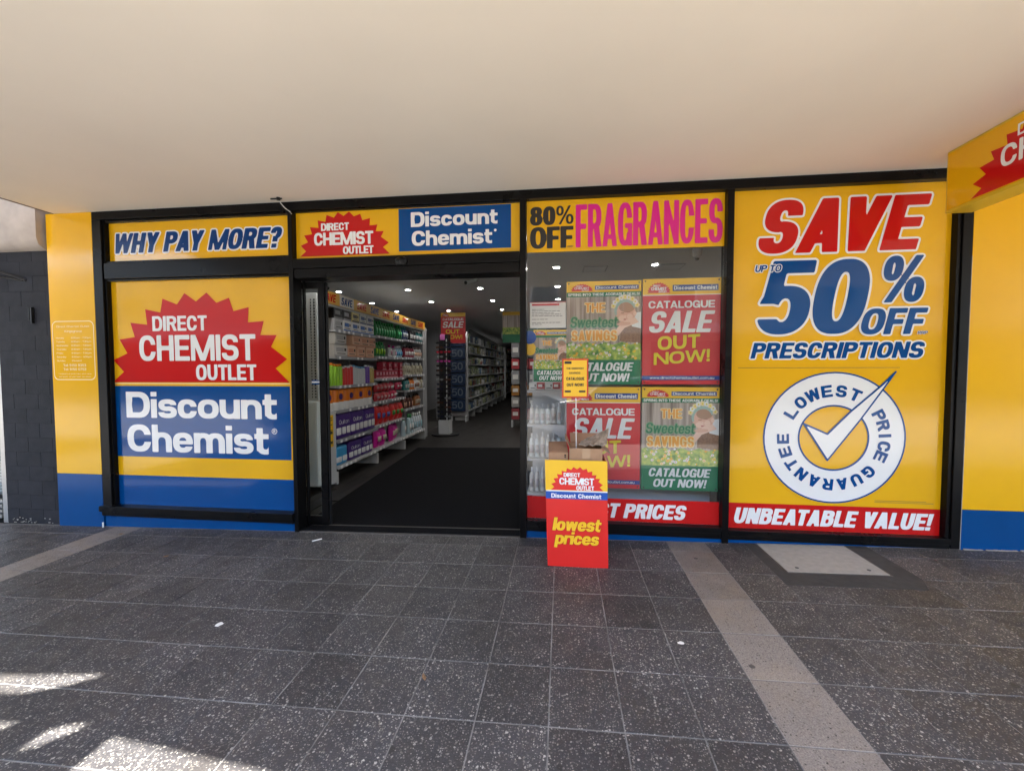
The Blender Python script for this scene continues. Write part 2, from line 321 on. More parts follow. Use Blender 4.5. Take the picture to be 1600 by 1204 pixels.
def glyph(ch, X, Y, W, w, t):
    B = lambda *a: g_box(X, Y, *a); E_ = lambda *a: g_el(X, Y, *a)
    n = 2.5
    if ch in 'MW': w = min(w, W * .235)
    if ch == 'A':
        ww = w * (1.02 if W > .5 else .90); a = ww * .52
        f = U(g_bar(X, Y, 0, 0, W / 2 - a, 1, ww), g_bar(X, Y, W - ww, 0, W / 2 + a - ww, 1, ww))
        f = U(f, g_poly(X, Y, [(W / 2 - a, 1), (W / 2 + a, 1), (W / 2, .75)]))
        return U(f, I_(B(0, .17, W, .17 + t * .85), g_poly(X, Y, [(0, 0), (W, 0), (W / 2 + a, 1), (W / 2 - a, 1)])))
    if ch == 'B': return U(g_D(X, Y, 0, .48, W * .96, 1, w, t), g_D(X, Y, 0, 0, W, .48 + t * .9, w, t))
    if ch == 'C': return I_(g_ring(X, Y, 0, 0, W, 1, w, t), -B(W * .52, .36, W + 1, .63))
    if ch == 'D': return g_D(X, Y, 0, 0, W, 1, w, t)
    if ch == 'E': return U(U(B(0, 0, w, 1), B(0, 0, W, t)), U(B(0, 1 - t, W, 1), B(0, .5 - t * .45, W * .93, .5 + t * .45)))
    if ch == 'F': return U(U(B(0, 0, w, 1), B(0, 1 - t, W, 1)), B(0, .5 - t * .6, W * .92, .5 + t * .4))
    if ch == 'G':
        f = I_(g_ring(X, Y, 0, 0, W, 1, w, t), -B(W * .52, .30, W + 1, .64))
        return U(f, U(B(W * .50, .52 - t * .9, W, .52), B(W - w * .8, .0, W, .52)))
    if ch == 'H': return U(U(B(0, 0, w, 1), B(W - w, 0, W, 1)), B(0, .5 - t / 2, W, .5 + t / 2))
    if ch in 'Il': return B(0, 0, w, 1)
    if ch == 'J': return I_(g_arch(X, Y, 0, 0, W, 1, w, t, n, True), -B(-1, .34, W * .5, 2))
    if ch == 'K': return U(B(0, 0, w, 1), U(g_bar(X, Y, w * .7, .36, W - w * 1.2, 1, w * 1.25), g_bar(X, Y, W - w * 1.2, 0, w * 1.0, .62, w * 1.25)))
    if ch == 'L': return U(B(0, 0, w, 1), B(0, 0, W, t))
    if ch == 'M':
        d = w * 1.05
        return U(U(B(0, 0, w * .92, 1), B(W - w * .92, 0, W, 1)), U(g_bar(X, Y, W / 2 - d / 2, 0, 0, 1, d), g_bar(X, Y, W / 2 - d / 2, 0, W - d, 1, d)))
    if ch == 'N': return U(U(B(0, 0, w * .95, 1), B(W - w * .95, 0, W, 1)), g_bar(X, Y, W - w * (1.15 if W > .5 else .85), 0, 0, 1, w * (1.15 if W > .5 else .85)))
    if ch in 'O0': return g_ring(X, Y, 0, 0, W, 1, w, t)
    if ch == 'Q': return U(g_ring(X, Y, 0, 0, W, 1, w, t), g_bar(X, Y, W - w, -.08, W * .5, .3, w * .8))
    if ch == 'P': return U(B(0, 0, w, 1), g_D(X, Y, 0, .40, W, 1, w, t))
    if ch == 'R': return U(U(B(0, 0, w, 1), g_D(X, Y, 0, .42, W * .97, 1, w, t)), g_bar(X, Y, W - w * 1.08, 0, W * .40, .5, w * 1.08))
    if ch == 'S' or ch == 's':
        H = 1 if ch == 'S' else XH; k = H
        tt = t * (1 if ch == 'S' else .86); ww = w * (1 if ch == 'S' else .92); c = H / 2
        up_ = g_ring(X, Y, W * .02, c - tt * .52, W * .98, H, ww, tt, 2.4); lo = g_ring(X, Y, 0, 0, W, c + tt * .52, ww, tt, 2.4)
        up_ = I_(up_, -g_poly(X, Y, [(W * .46, c - tt), (W * .46, c - tt * .3), (W * .50, c + tt * .5), (W * .50, H * .70), (W + 1, H * .70), (W + 1, c - tt)]))
        lo = I_(lo, -g_poly(X, Y, [(W * .54, c + tt), (W * .54, c + tt * .3), (W * .50, c - tt * .5), (W * .50, H * .30), (-1, H * .30), (-1, c + tt)]))
        return U(up_, lo)
    if ch == 'T': return U(B((W - w) / 2, 0, (W + w) / 2, 1), B(0, 1 - t, W, 1))
    if ch == 'U': return g_arch(X, Y, 0, 0, W, 1, w, t, n, True)
    if ch == 'V': 
        ww = w * 1.06; a = ww * .52
        return U(U(g_bar(X, Y, W / 2 - a, 0, 0, 1, ww), g_bar(X, Y, W / 2 + a - ww, 0, W - ww, 1, ww)), g_poly(X, Y, [(W / 2 - a, 0), (W / 2 + a, 0), (W / 2, .25)]))
    if ch == 'W':
        d = w * .92; q = W * .27
        f = U(g_bar(X, Y, q - d / 2, 0, 0, 1, d), g_bar(X, Y, q - d / 2, 0, W / 2 - d / 2, 1, d))
        return U(f, U(g_bar(X, Y, W - q - d / 2, 0, W / 2 - d / 2, 1, d), g_bar(X, Y, W - q - d / 2, 0, W - d, 1, d)))
    if ch == 'X': return U(g_bar(X, Y, 0, 0, W - w, 1, w), g_bar(X, Y, W - w, 0, 0, 1, w))
    if ch == 'Y': return U(B((W - w) / 2, 0, (W + w) / 2, .45), U(g_bar(X, Y, (W - w) / 2, .38, 0, 1, w * 1.05), g_bar(X, Y, (W - w) / 2, .38, W - w * 1.05, 1, w * 1.05)))
    if ch == 'Z': return U(U(B(0, 0, W, t), B(0, 1 - t, W, 1)), g_bar(X, Y, 0, 0, W - w * 1.3, 1, w * 1.3))
    if ch == '5':
        r = I_(g_ring(X, Y, 0, 0, W, .66, w, t, 2.3), -B(-1, .21, W * .5, .9))
        f = U(r, g_poly(X, Y, [(W * .06, .46), (w * .98 + W * .02, .40), (w * .98 + W * .06, 1), (W * .12, 1)]))
        f = U(f, B(W * .12, 1 - t, W * .95, 1)); return U(f, I_(g_ring(X, Y, 0, 0, W, .66, w, t, 2.3), -B(-1, -1, W + 1, .42)))
    if ch == '8': return U(g_ring(X, Y, W * .03, .48, W * .97, 1, w * .95, t * .85, 2.3), g_ring(X, Y, 0, 0, W, .48 + t * .8, w, t * .9, 2.3))
    if ch == '6': return U(I_(g_ring(X, Y, 0, 0, W, 1, w, t), -B(W * .5, .4, W + 1, .72)), g_ring(X, Y, 0, 0, W, .6, w, t))
    if ch == '9': return U(I_(g_ring(X, Y, 0, 0, W, 1, w, t), -B(-1, .28, W * .5, .6)), g_ring(X, Y, 0, .4, W, 1, w, t))
    if ch == '3': return I_(U(g_ring(X, Y, 0, .46, W, 1, w, t), g_ring(X, Y, 0, 0, W, .54, w, t)), -B(-1, .28, W * .42, .72))
    if ch == '2': return U(B(0, 0, W, t), U(I_(g_ring(X, Y, 0, .4, W, 1, w, t), -B(-1, .3, W * .5, .68)), g_bar(X, Y, 0, t * .6, W - w * 1.2, .58, w * 1.2)))
    if ch == '7': return U(B(0, 1 - t, W, 1), g_bar(X, Y, W * .15, 0, W - w * 1.1, 1, w * 1.1))
    if ch == '4': return U(B(W - w * 1.6, 0, W - w * .6, 1), U(B(0, .22, W, .22 + t), g_bar(X, Y, 0, .26, W - w * 1.8, 1, w)))
    if ch == '1': return U(B(W - w, 0, W, 1), g_bar(X, Y, 0, .68, W - w, 1, w * .8))
    if ch == '%':
        r = W * .44; f = U(g_ring(X, Y, 0, .46, r, 1, w * .62, t * .62, 2.3), g_ring(X, Y, W - r, 0, W, .54, w * .62, t * .62, 2.3))
        return U(f, g_bar(X, Y, W * .14, 0, W * .86 - w * .6, 1, w * .6))
    if ch == '?':
        f = I_(g_ring(X, Y, 0, .44, W, 1, w, t), -B(-1, .3, W * .48, .70))
        return U(U(f, B(W * .5 - w * .5, .29, W * .5 + w * .5, .56)), B(W * .5 - w * .5, 0, W * .5 + w * .5, .20))
    if ch == '!': return U(g_poly(X, Y, [(w * .12, .28), (w * .88, .28), (w, 1), (0, 1)]), B(0, 0, w, .20))
    if ch == '.': return B(0, 0, w, w)
    if ch == ',': return B(0, -.1, w, w)
    if ch == ':': return U(B(0, 0, w, w), B(0, XH - w, w, XH))
    if ch == "'": return E_(0, 1 - w, w, 1)
    if ch == '-': return B(0, .32, W, .32 + t)
    if ch == '&': return U(U(g_ring(X, Y, W * .1, .5, W * .7, 1, w * .8, t * .8), g_ring(X, Y, 0, 0, W * .8, .58, w * .9, t * .8)), g_bar(X, Y, W - w, 0, W * .2, .6, w))
    h = XH; tl = t * .88; wl = w * .95
    if ch == 'a': return U(U(g_arch(X, Y, W * .04, 0, W, h, wl, tl, 2.4), g_ring(X, Y, 0, 0, W, h * .62, wl, tl * .9, 2.3)), B(W - wl, 0, W, h * .6)) if False else \
        U(I_(g_arch(X, Y, W * .04, 0, W * .98, h, wl, tl, 2.4), -B(-1, -1, W * .45, h * .62)), U(g_ring(X, Y, 0, 0, W * .98, h * .60, wl * .95, tl * .85, 2.3), B(W - wl, 0, W, h * .55)))
    if ch == 'c': return I_(g_ring(X, Y, 0, 0, W, h, wl, tl), -B(W * .52, h * .38, W + 1, h * .62))
    if ch == 'o': return g_ring(X, Y, 0, 0, W, h, wl, tl)
    if ch == 'e': return U(I_(g_ring(X, Y, 0, 0, W, h, wl, tl), -B(W * .5, h * .30, W + 1, h * .44)), I_(B(wl * .5, h * .42, W - .02, h * .42 + tl * .72), E_(0, 0, W, h, 2.5)))
    if ch == 'd': return U(g_ring(X, Y, 0, 0, W, h, wl, tl), B(W - wl, 0, W, 1))
    if ch == 'b': return U(g_ring(X, Y, 0, 0, W, h, wl, tl), B(0, 0, wl, 1))
    if ch == 'p': return U(g_ring(X, Y, 0, 0, W, h, wl, tl), B(0, -.27, wl, h))
    if ch == 'g': return U(U(g_ring(X, Y, 0, 0, W, h, wl, tl), B(W - wl, -.1, W, h)), I_(g_ring(X, Y, 0, -.28, W, .4, wl, tl), -B(-1, -.12, W + 1, 2)))
    if ch == 'n': return U(g_arch(X, Y, 0, 0, W, h, wl, tl), B(0, 0, wl, h))
    if ch == 'h': return U(g_arch(X, Y, 0, 0, W, h, wl, tl), B(0, 0, wl, 1))
    if ch == 'm':
        a = (W + wl) / 2; return U(U(g_arch(X, Y, 0, 0, a, h, wl, tl), g_arch(X, Y, a - wl, 0, W, h, wl, tl)), B(0, 0, wl, h))
    if ch == 'r': return U(B(0, 0, wl, h), I_(g_arch(X, Y, 0, 0, W * 1.5, h, wl, tl), -U(B(W, -1, 9, 9), B(-1, -1, 9, h * .55))))
    if ch == 'i': return U(B(0, 0, wl, h), B(0, 1 - t * .85, wl, 1))
    if ch == 'u': return U(g_arch(X, Y, 0, 0, W, h, wl, tl, n, True), B(W - wl, 0, W, h))
    if ch == 't':
        s = W * .16; return U(U(B(s, .12, s + wl, .93), B(0, h - tl, W, h)), U(I_(g_arch(X, Y, s, 0, s + W * 1.25, .6, wl, tl, n, True), -U(B(W * .98, -1, 9, 9), B(s + wl, .3, 9, 9))), B(s, .15, s + wl, .5)))
    if ch == 'f': return U(B(W * .2, 0, W * .2 + wl, .9), U(B(0, h - tl, W, h), B(W * .2, 1 - tl, W, 1)))
    if ch == 'k': return U(B(0, 0, wl, 1), U(g_bar(X, Y, wl * .6, .26, W - wl * 1.3, h, wl * 1.2), g_bar(X, Y, W - wl * 1.2, 0, wl * .9, .46, wl * 1.2)))
    if ch == 'v': return U(g_bar(X, Y, W / 2 - wl / 2, 0, 0, h, wl), g_bar(X, Y, W / 2 - wl / 2, 0, W - wl, h, wl))
    if ch == 'y': return U(g_bar(X, Y, W / 2 - wl / 2, 0, 0, h, wl), g_bar(X, Y, W * .5 - wl * .95, -.27, W - wl, h, wl))
    if ch == 'w':
        d = wl * .9; q = W * .27
        return U(U(g_bar(X, Y, q - d / 2, 0, 0, h, d), g_bar(X, Y, q - d / 2, 0, W / 2 - d / 2, h, d)), U(g_bar(X, Y, W - q - d / 2, 0, W / 2 - d / 2, h, d), g_bar(X, Y, W - q - d / 2, 0, W - d, h, d)))
    if ch == 'x': return U(g_bar(X, Y, 0, 0, W - wl, h, wl), g_bar(X, Y, W - wl, 0, 0, h, wl))
    if ch == 'z': return U(U(B(0, 0, W, tl), B(0, h - tl, W, h)), g_bar(X, Y, 0, 0, W - wl * 1.3, h, wl * 1.3))
    return B(0, 0, W, .9)

def contour(F, xs, ys, want_seg=False):
    """marching squares of F<0 -> verts, faces (and boundary segments)"""
    ins = F < 0; ny, nx = F.shape; V = []; FA = []; idx = {}; SEG = []
    def vert(key, x, y):
        if key not in idx: idx[key] = len(V); V.append((x, y))
        return idx[key]
    def corner(j, i): return vert(('c', j, i), xs[i], ys[j])
    def edge(j0, i0, j1, i1):
        if (j1, i1) < (j0, i0): j0, i0, j1, i1 = j1, i1, j0, i0
        a, b = F[j0, i0], F[j1, i1]; t = a / (a - b)
        return vert(('e', j0, i0, j1, i1), xs[i0] + (xs[i1] - xs[i0]) * t, ys[j0] + (ys[j1] - ys[j0]) * t)
    cnt = ins[:-1, :-1].astype(int) + ins[1:, :-1] + ins[:-1, 1:] + ins[1:, 1:]
    full = cnt == 4
    for j in range(ny - 1):
        row = full[j]; i = 0
        if row.any():
            while i < nx - 1:
                if row[i]:
                    k = i
                    while k + 1 < nx - 1 and row[k + 1]: k += 1
                    FA.append((corner(j, i), corner(j, k + 1), corner(j + 1, k + 1), corner(j + 1, i))); i = k + 1
                else: i += 1
    for j, i in zip(*np.nonzero((cnt > 0) & (cnt < 4))):
        cs = [(j, i), (j, i + 1), (j + 1, i + 1), (j + 1, i)]; poly = []; cut = []
        for k in range(4):
            a = cs[k]; b = cs[(k + 1) % 4]
            if ins[a]: poly.append(corner(*a))
            if ins[a] != ins[b]: e = edge(*a, *b); poly.append(e); cut.append(e)
        if len(poly) >= 3: FA.append(tuple(poly))
        for q in range(0, len(cut) - 1, 2): SEG.append((V[cut[q]], V[cut[q + 1]]))
    return V, FA, SEG
def grow_field(F, xs, ys, r):
    V, FA, SEG = contour(F, xs, ys)
    A = np.array([s[0] for s in SEG]); Bq = np.array([s[1] for s in SEG]); X, Y = np.meshgrid(xs, ys)
    out = np.full(F.shape, 9.0)
    near = np.abs(F) < r * 3.5 + 0.2
    P = np.stack([X[near], Y[near]], -1); D = Bq - A; L2 = (D ** 2).sum(1) + 1e-9; best = np.full(len(P), 9.0)
    for k in range(0, len(A), 400):
        a = A[k:k + 400]; d = D[k:k + 400]; l2 = L2[k:k + 400]
        rel = P[:, None, :] - a[None]; t = np.clip((rel * d[None]).sum(-1) / l2, 0, 1)
        q = rel - t[..., None] * d[None]; best = np.minimum(best, np.sqrt((q ** 2).sum(-1)).min(1))
    out[near] = best; out = np.where(F < 0, -out, out); out[(~near) & (F < 0)] = -9
    return out - r
CACHE = {}
KERN = {'AV': .15, 'VA': .15, 'AY': .14, 'PA': .10, 'AT': .12, 'TA': .10, 'TL': .04, 'LT': .08, 'LO': .03, 'WH': .03, 'YP': .0, 'FF': .0, 'TP': 0, 'RT': .03, 'LU': .02}
def text_shapes(body, ratio, stem, horiz, shear, gap, res, grow, fat=0.0):
    """ratio = wanted total width / cap height"""
    key = (body, round(ratio, 3), stem, horiz, shear, gap, res, grow, fat)
    if key in CACHE: return CACHE[key]
    fixed = shear * 1.0; var = 0
    for ch in body:
        if ch in NARROW: fixed += stem
        else: var += CW.get(ch, .6)
    fixed += gap * (len(body) - 1) - sum(KERN.get(body[i:i + 2], 0) for i in range(len(body) - 1)) * (ratio / max(len(body) * .72, 1)) * .45; k = (ratio - fixed) / max(var, 1e-3)
    mg = 0.1 + grow
    xs = np.arange(-mg - (0.3 * shear), ratio + mg + 1 / res, 1 / res); lo = -.32 if any(c in 'pgy,Q' for c in body) else -.02
    ys = np.arange(lo - mg, 1 + mg + 1 / res, 1 / res); X, Y = np.meshgrid(xs, ys); Xs = X - shear * Y; F = np.full(X.shape, 9.0); x = 0.0
    for ci, ch in enumerate(body):
        if ci: x -= KERN.get(body[ci - 1:ci + 1], 0) * (ratio / max(len(body) * .72, 1)) * .45
        W = stem if ch in NARROW else CW.get(ch, .6) * k
        if ch != ' ':
            i0 = max(int((x - mg - .1) * res), 0); i1 = int((x + W + shear + 2 * mg + .4) * res) + 2; sl_ = slice(i0, i1)
            with np.errstate(all='ignore'):
                F[:, sl_] = np.minimum(F[:, sl_], glyph(ch, Xs[:, sl_] - x, Y[:, sl_], W, min(stem, W * .46) if ch not in NARROW else stem, horiz))
        x += W + gap
    F = F - fat + 1e-5
    r = contour(F, xs, ys)[:2]; g = contour(grow_field(F, xs, ys, grow) + 1e-5, xs, ys)[:2] if grow else None
    CACHE[key] = (r, g); return r, g
def face_xz(y): return lambda u, v, lift: (u, y - lift, v)
def flat_mesh(name, V, FA, P, m, parent):
    base = ROOT[parent.name]; me = bpy.data.meshes.new(name); me.from_pydata([tuple(Vector(P(*q)) - base) for q in V], [], FA); me.materials.append(m)
    o = bpy.data.objects.new(name, me); COL.objects.link(o); o.parent = parent; ROOT[o.name] = base; return o
def text(body, x0, x1, z0, z1, plane, m, parent, stem=.2, horiz=.17, shear=0.0, gap=.06, res=24, grow=0, mgrow=None, lift=.003, name='lettering', tilt=0.0, fat=0.0):
    """plane(u,v,lift) gives the 3-D point; (x0,z0)-(x1,z1) is the box the cap letters fill"""
    H = z1 - z0; (V, FA), g = text_shapes(body, (x1 - x0) / H, stem, horiz, shear, gap, res, grow, fat)
    f = lambda q, l_: (x0 + q[0] * H, z0 + q[1] * H + tilt * q[0] * H, l_)
    if g: flat_mesh(name + '_outline', [f(q, lift) for q in g[0]], g[1], plane, mgrow, parent)
    return flat_mesh(name, [f(q, lift + (.002 if g else 0)) for q in V], FA, plane, m, parent)
def poly2d(name, pts, plane, m, parent, lift=.002):
    from mathutils.geometry import tessellate_polygon
    t = tessellate_polygon([[Vector((p[0], p[1], 0)) for p in pts]])
    return flat_mesh(name, [(p[0], p[1], lift) for p in pts], [tuple(q) for q in t], plane, m, parent)
def rect2d(name, x0, z0, x1, z1, plane, m, parent, lift=.002): return poly2d(name, [(x0, z0), (x1, z0), (x1, z1), (x0, z1)], plane, m, parent, lift)
def ell(cx, cz, rx, rz, n=28, a0=0, a1=2 * math.pi):
    return [(cx + rx * math.cos(a0 + (a1 - a0) * k / n), cz + rz * math.sin(a0 + (a1 - a0) * k / n)) for k in range(n)]
def annulus(name, cx, cz, rx, rz, sx, sz, plane, m, parent, lift, n=64):
    V = []; F = []
    for k in range(n):
        a = 2 * math.pi * k / n; V += [(cx + rx * math.cos(a), cz + rz * math.sin(a), lift), (cx + sx * math.cos(a), cz + sz * math.sin(a), lift)]
    for k in range(n): j = (k + 1) % n; F.append((2 * k, 2 * j, 2 * j + 1, 2 * k + 1))
    return flat_mesh(name, V, F, plane, m, parent)
STAR = [(0, 0), (.067, .12), (.009, .254), (.092, .331), (.049, .491), (.139, .516), (.117, .68), (.214, .655), (.206, .829), (.293, .79), (.308, .944), (.39, .876),
        (.434, 1.0), (.498, .905), (.558, 1.0), (.612, .885), (.682, .937), (.705, .79), (.789, .829), (.783, .663), (.869, .675), (.849, .523), (.937, .52), (.905, .392), (.99, .256), (.927, .155), (1, .0)]
def star(x0, x1, z0, z1, plane, parent, m=None, lift=.003):
    return poly2d('starburst', [(x0 + (x1 - x0) * a, z0 + (z1 - z0) * b) for a, b in STAR], plane, m or M['vred'], parent, lift)
def logo(x0, x1, z0, z1, plane, parent, mr, mw, res=22, lift=.003):
    """red starburst with DIRECT / CHEMIST / OUTLET, laid out as on the window"""
    star(x0, x1, z0, z1, plane, parent, mr, lift); W = x1 - x0; H = z1 - z0
    for s, a, b, c, d, st in (('DIRECT', .246, .557, .580, .748, .222), ('CHEMIST', .165, .822, .243, .533, .198), ('OUTLET', .487, .823, .025, .200, .222)):
        text(s, x0 + W * a, x0 + W * b, z0 + H * c, z0 + H * d, plane, mw, parent, stem=st, horiz=.175, gap=.052, res=res, lift=lift + .003, fat=.0 if res > 25 else .012)

# ================================================================== SETTING: ground
pave = build('pavement', MB().box(-9, -4.2, -.10, 8.5, 0.02, -.0012), M['grout']); pave['kind'] = 'structure'
pave.rotation_euler.y = -math.atan(SLOPE)
TW, TD = .2935, .332
def tile_mesh(name, wx, wy, m):
    c = .0011; x, y = wx / 2 - .0024, wy / 2 - .0024; mb = MB()
    mb.add([(-x, -y, -.02), (x, -y, -.02), (x, y, -.02), (-x, y, -.02), (-x, -y, -c), (x, -y, -c), (x, y, -c), (-x, y, -c),
            (-x + c, -y + c, 0), (x - c, -y + c, 0), (x - c, y - c, 0), (-x + c, y - c, 0)],
           [(0, 1, 5, 4), (1, 2, 6, 5), (2, 3, 7, 6), (3, 0, 4, 7), (4, 5, 9, 8), (5, 6, 10, 9), (6, 7, 11, 10), (7, 4, 8, 11), (8, 9, 10, 11)])
    me = bpy.data.meshes.new(name); me.from_pydata(mb.v, [], mb.f); me.materials.append(m); return me, mb
tm, tmb = tile_mesh('tile', TW, TD, M['tile']); tm0, tmb0 = tile_mesh('tile_cut', TW, .172, M['tile'])
sm, _ = tile_mesh('pale_tile', TW, TD, M['strip']); sm0, _ = tile_mesh('pale_tile_cut', TW, .172, M['strip'])
def seen(x, y):
    d = Vector((x, y, 0)) - CAM; z = d.dot(fw)
    if z < .2: return False
    px = 800 + 658.38 * d.dot(r2) / z; py = 602 - 658.38 * d.dot(u2) / z
    return -90 < px < 1690 and py < 1290
MH = (1.30, 2.26, -.66, 0.02)                 # the inspection cover's mortar bed
rest = MB(); bounce_pave = MB(); ntile = 0
for j in range(0, 13):
    yc = -.086 if j == 0 else -.172 - TD * (j - .5)
    for i in range(-30, 28):
        xc = -.047 + TW * (i + .5); pale = i in (-14, 3); cut = j == 0
        if i > 3: yc2 = yc
        inside_mh = MH[0] < xc < MH[1] and MH[2] < yc < MH[3] and j < 2
        if inside_mh: continue
        if seen(xc, yc) and ntile < 300:
            me = (sm0 if cut else sm) if pale else (tm0 if cut else tm)
            o = bpy.data.objects.new('pale_tile' if pale else 'tile', me); COL.objects.link(o); o.parent = pave
            o.location = (xc, yc, rnd.uniform(-.0006, .0006)); o.scale.x = 1.010 if (i > 3 or i < -5) else 1; ntile += 1
        else:
            src = tmb0 if cut else tmb
            (bounce_pave if j >= 8 else rest).add([(a + xc, b + yc, c) for a, b, c in src.v], src.f)
ro = build('tile_remainder', rest, M['tile'], pave); ro['kind'] = 'stuff'
ro = build('bounce_paver', bounce_pave, mat('bounce_paving', (.165, .155, .14), .8, noise=.15, scale=6), pave); ro['kind'] = 'stuff'  # unseen paving near the kerb, made pale to bounce sun onto the soffit
base = build('pavement_base', MB().box(-9, -4.2, -.40, 8.5, .0, -.27), M['grout']); base['kind'] = 'structure'
kerb = build('kerb', MB().box(-40, -4.42, -.34, 40, -4.21, -.02), M['fascia'], bevel=.02); kerb['kind'] = 'structure'
road = build('road', MB().box(-60, -14, -.5, 60, -4.4, -.22), mat('asphalt', (.24, .23, .215), .85, noise=.25, scale=30, bump=.003, bscale=90)); road['kind'] = 'structure'
far_p = build('far_pavement', MB().box(-60, -18, -.5, 60, -14, -.08), mat('far_paving', (.48, .44, .38), .8, noise=.15, scale=3)); far_p['kind'] = 'structure'
grd = build('ground', MB().box(-300, -300, -1.2, 300, 300, -.55), mat('soil', (.12, .11, .1), .9)); grd['kind'] = 'structure'
lanes = MB()
for k in range(-6, 7): lanes.box(k * 6 - 1, -9.26, -.216, k * 6 + 1, -9.14, -.212)
o = build('road_marking', lanes, mat('road_paint', (.7, .7, .68), .6)); o['kind'] = 'structure'

# inspection cover beside the right-hand window
GS = lambda x, y, dz=0: (x, y, gz(x) + dz)
def slab(mb, pts, z0, z1):
    n = len(pts); mb.add([GS(*p, z0) for p in pts] + [GS(*p, z1) for p in pts], [tuple(range(n - 1, -1, -1)), tuple(range(n, 2 * n))] + [(i, (i + 1) % n, n + (i + 1) % n, n + i) for i in range(n)])
mh = empty('inspection_cover', (1.8, -.25, gz(1.8)), 'square pale concrete inspection cover with dark mortar edge in the paving below the right window', 'manhole cover')
mb = MB(); slab(mb, [(1.421, .015), (1.421, -.632), (2.232, -.632), (2.30, -.5), (2.30, .015)], -.06, .0012); build('mortar_bed', mb, M['patch'], mh)
mb = MB(); slab(mb, [(1.300, .015), (1.300, -.50), (1.421, -.50), (1.4208, .015)], -.06, .0008); build('infill', mb, M['tile'], mh)
fr = MB(); slab(fr, [(1.50, 0.01), (1.50, -.475), (2.15, -.475), (2.15, 0.01)], -.02, .0028); build('cover_rim', fr, M['iron'], mh)
cv = MB(); slab(cv, [(1.513, .0), (1.513, -.46), (2.138, -.46), (2.138, .0)], -.01, .0055); build('cover_plate', cv, M['cover'], mh, bevel=.002)
for lx, ly in ((1.60, -.40), (2.05, -.40)):
    q = MB(); q.cyl((lx, ly, gz(lx) + .001), .012, .0065, 12); build('lifting_socket', q, M['iron'], mh)

def splat(name, cx, cy, r, m, label, cat, n=14, asp=1.0, ang=0.0, h=.004):
    mb = MB(); pts = []
    for k in range(n):
        a = 2 * math.pi * k / n; rr = r * rnd.uniform(.65, 1.15); x, y = rr * math.cos(a) * asp, rr * math.sin(a)
        pts.append((cx + x * math.cos(ang) - y * math.sin(ang), cy + x * math.sin(ang) + y * math.cos(ang)))
    mb.add([GS(*p, .0005) for p in pts] + [GS(cx, cy, h)], [(i, (i + 1) % n, n) for i in range(n)]); return tag(build(name, mb, m, None, loc=(cx, cy, gz(cx)), smooth=True), label, cat)
splat('dropping', -1.906, -1.326, .024, M['paper'], 'white splat on the dark paving left of the doorway', 'stain', asp=.8)
splat('chewing_gum', .607, -1.27, .014, M['paper'], 'small pale blob of chewing gum on the paving in front of the red dump bin', 'gum', asp=1.3)
for (lx, ly, la, lb) in ((-3.05, -.55, .6, 'dry brown leaf on the paving near the left pale strip'), (-.62, -1.62, 2.1, 'small dry brown leaf on the paving in front of the doorway'), (2.55, -1.05, 1.2, 'small dry brown leaf on the paving right of the inspection cover'), (-3.9, -.16, .2, 'curled brown leaf against the blue base of the left window')):
    c_, s_ = math.cos(la), math.sin(la); pts_ = [(-.022, 0, .001), (-.008, .009, .005), (.010, .008, .004), (.024, 0, .008), (.010, -.008, .002), (-.008, -.009, .003)]
    q = MB(); q.add([GS(lx + a * c_ - b * s_, ly + a * s_ + b * c_, h_) for a, b, h_ in pts_] + [GS(lx, ly, .009)], [(i, (i + 1) % 6, 6) for i in range(6)]); tag(build('leaf', q, mat('dry_leaf', (.16, .09, .045), .8), loc=(lx, ly, gz(lx))), lb, 'leaf')
q = MB(); q.tube([GS(-2.053, -.20, .006), GS(-2.0, -.150, .006)], .005, 8); tag(build('cigarette_end', q, M['paper'], loc=(-2.03, -.18, gz(-2.03))), 'white cigarette end on the paving at the left edge of the doorway', 'cigarette end')

# ================================================================== SETTING: shop shell and awning
def struct(name, mb, m): o = build(name, mb, m); o['kind'] = 'structure'; return o
ifl = MB(); xa, xb = -4.7, 5.2
ifl.add([(xa, .02, gz(xa) - .012), (xb, .02, gz(xb) - .012), (xb, 24.2, gz(xb) - .012), (xa, 24.2, gz(xa) - .012), (xa, .02, -.3), (xb, .02, -.3), (xb, 24.2, -.3), (xa, 24.2, -.3)],
        [(0, 1, 2, 3), (4, 7, 6, 5), (0, 4, 5, 1), (1, 5, 6, 2), (2, 6, 7, 3), (3, 7, 4, 0)])
floor = struct('shop_floor', ifl, M['subfloor'])
ROOT[floor.name] = Vector((0, 0, 0))
pl, n_ = MB(), 0
pme = bpy.data.meshes.new('floor_plank'); pm_ = MB().box(-.072, -.797, -.01, .072, .797, 0); pme.from_pydata(pm_.v, [], pm_.f); pme.materials.append(M['wood'])
for i in range(26):
    for j in range(14):
        x = -3.05 + i * .1465; y = .95 + (i * 37 % 11) * .145 + j * 1.6
        if y > 20: continue
        if x > .2 and y > 12: continue
        o = bpy.data.objects.new('floor_plank', pme); COL.objects.link(o); o.parent = floor; o.location = (x, y, gz(x) + rnd.uniform(-.0005, .0005)); o.rotation_euler.y = -math.atan(SLOPE)
md = MB()
mx0, mx1 = -2.36, .9
md.add([(mx0, .025, gz(mx0) + .006), (mx1, .025, gz(mx1) + .006), (mx1, 3.95, gz(mx1) + .006), (-2.60, 3.95, gz(-2.6) + .006),
        (mx0, .025, gz(mx0) - .01), (mx1, .025, gz(mx1) - .01), (mx1, 3.95, gz(mx1) - .01), (-2.60, 3.95, gz(-2.6) - .01)],
       [(0, 1, 2, 3), (4, 7, 6, 5), (0, 4, 5, 1), (1, 5, 6, 2), (2, 6, 7, 3), (3, 7, 4, 0)])
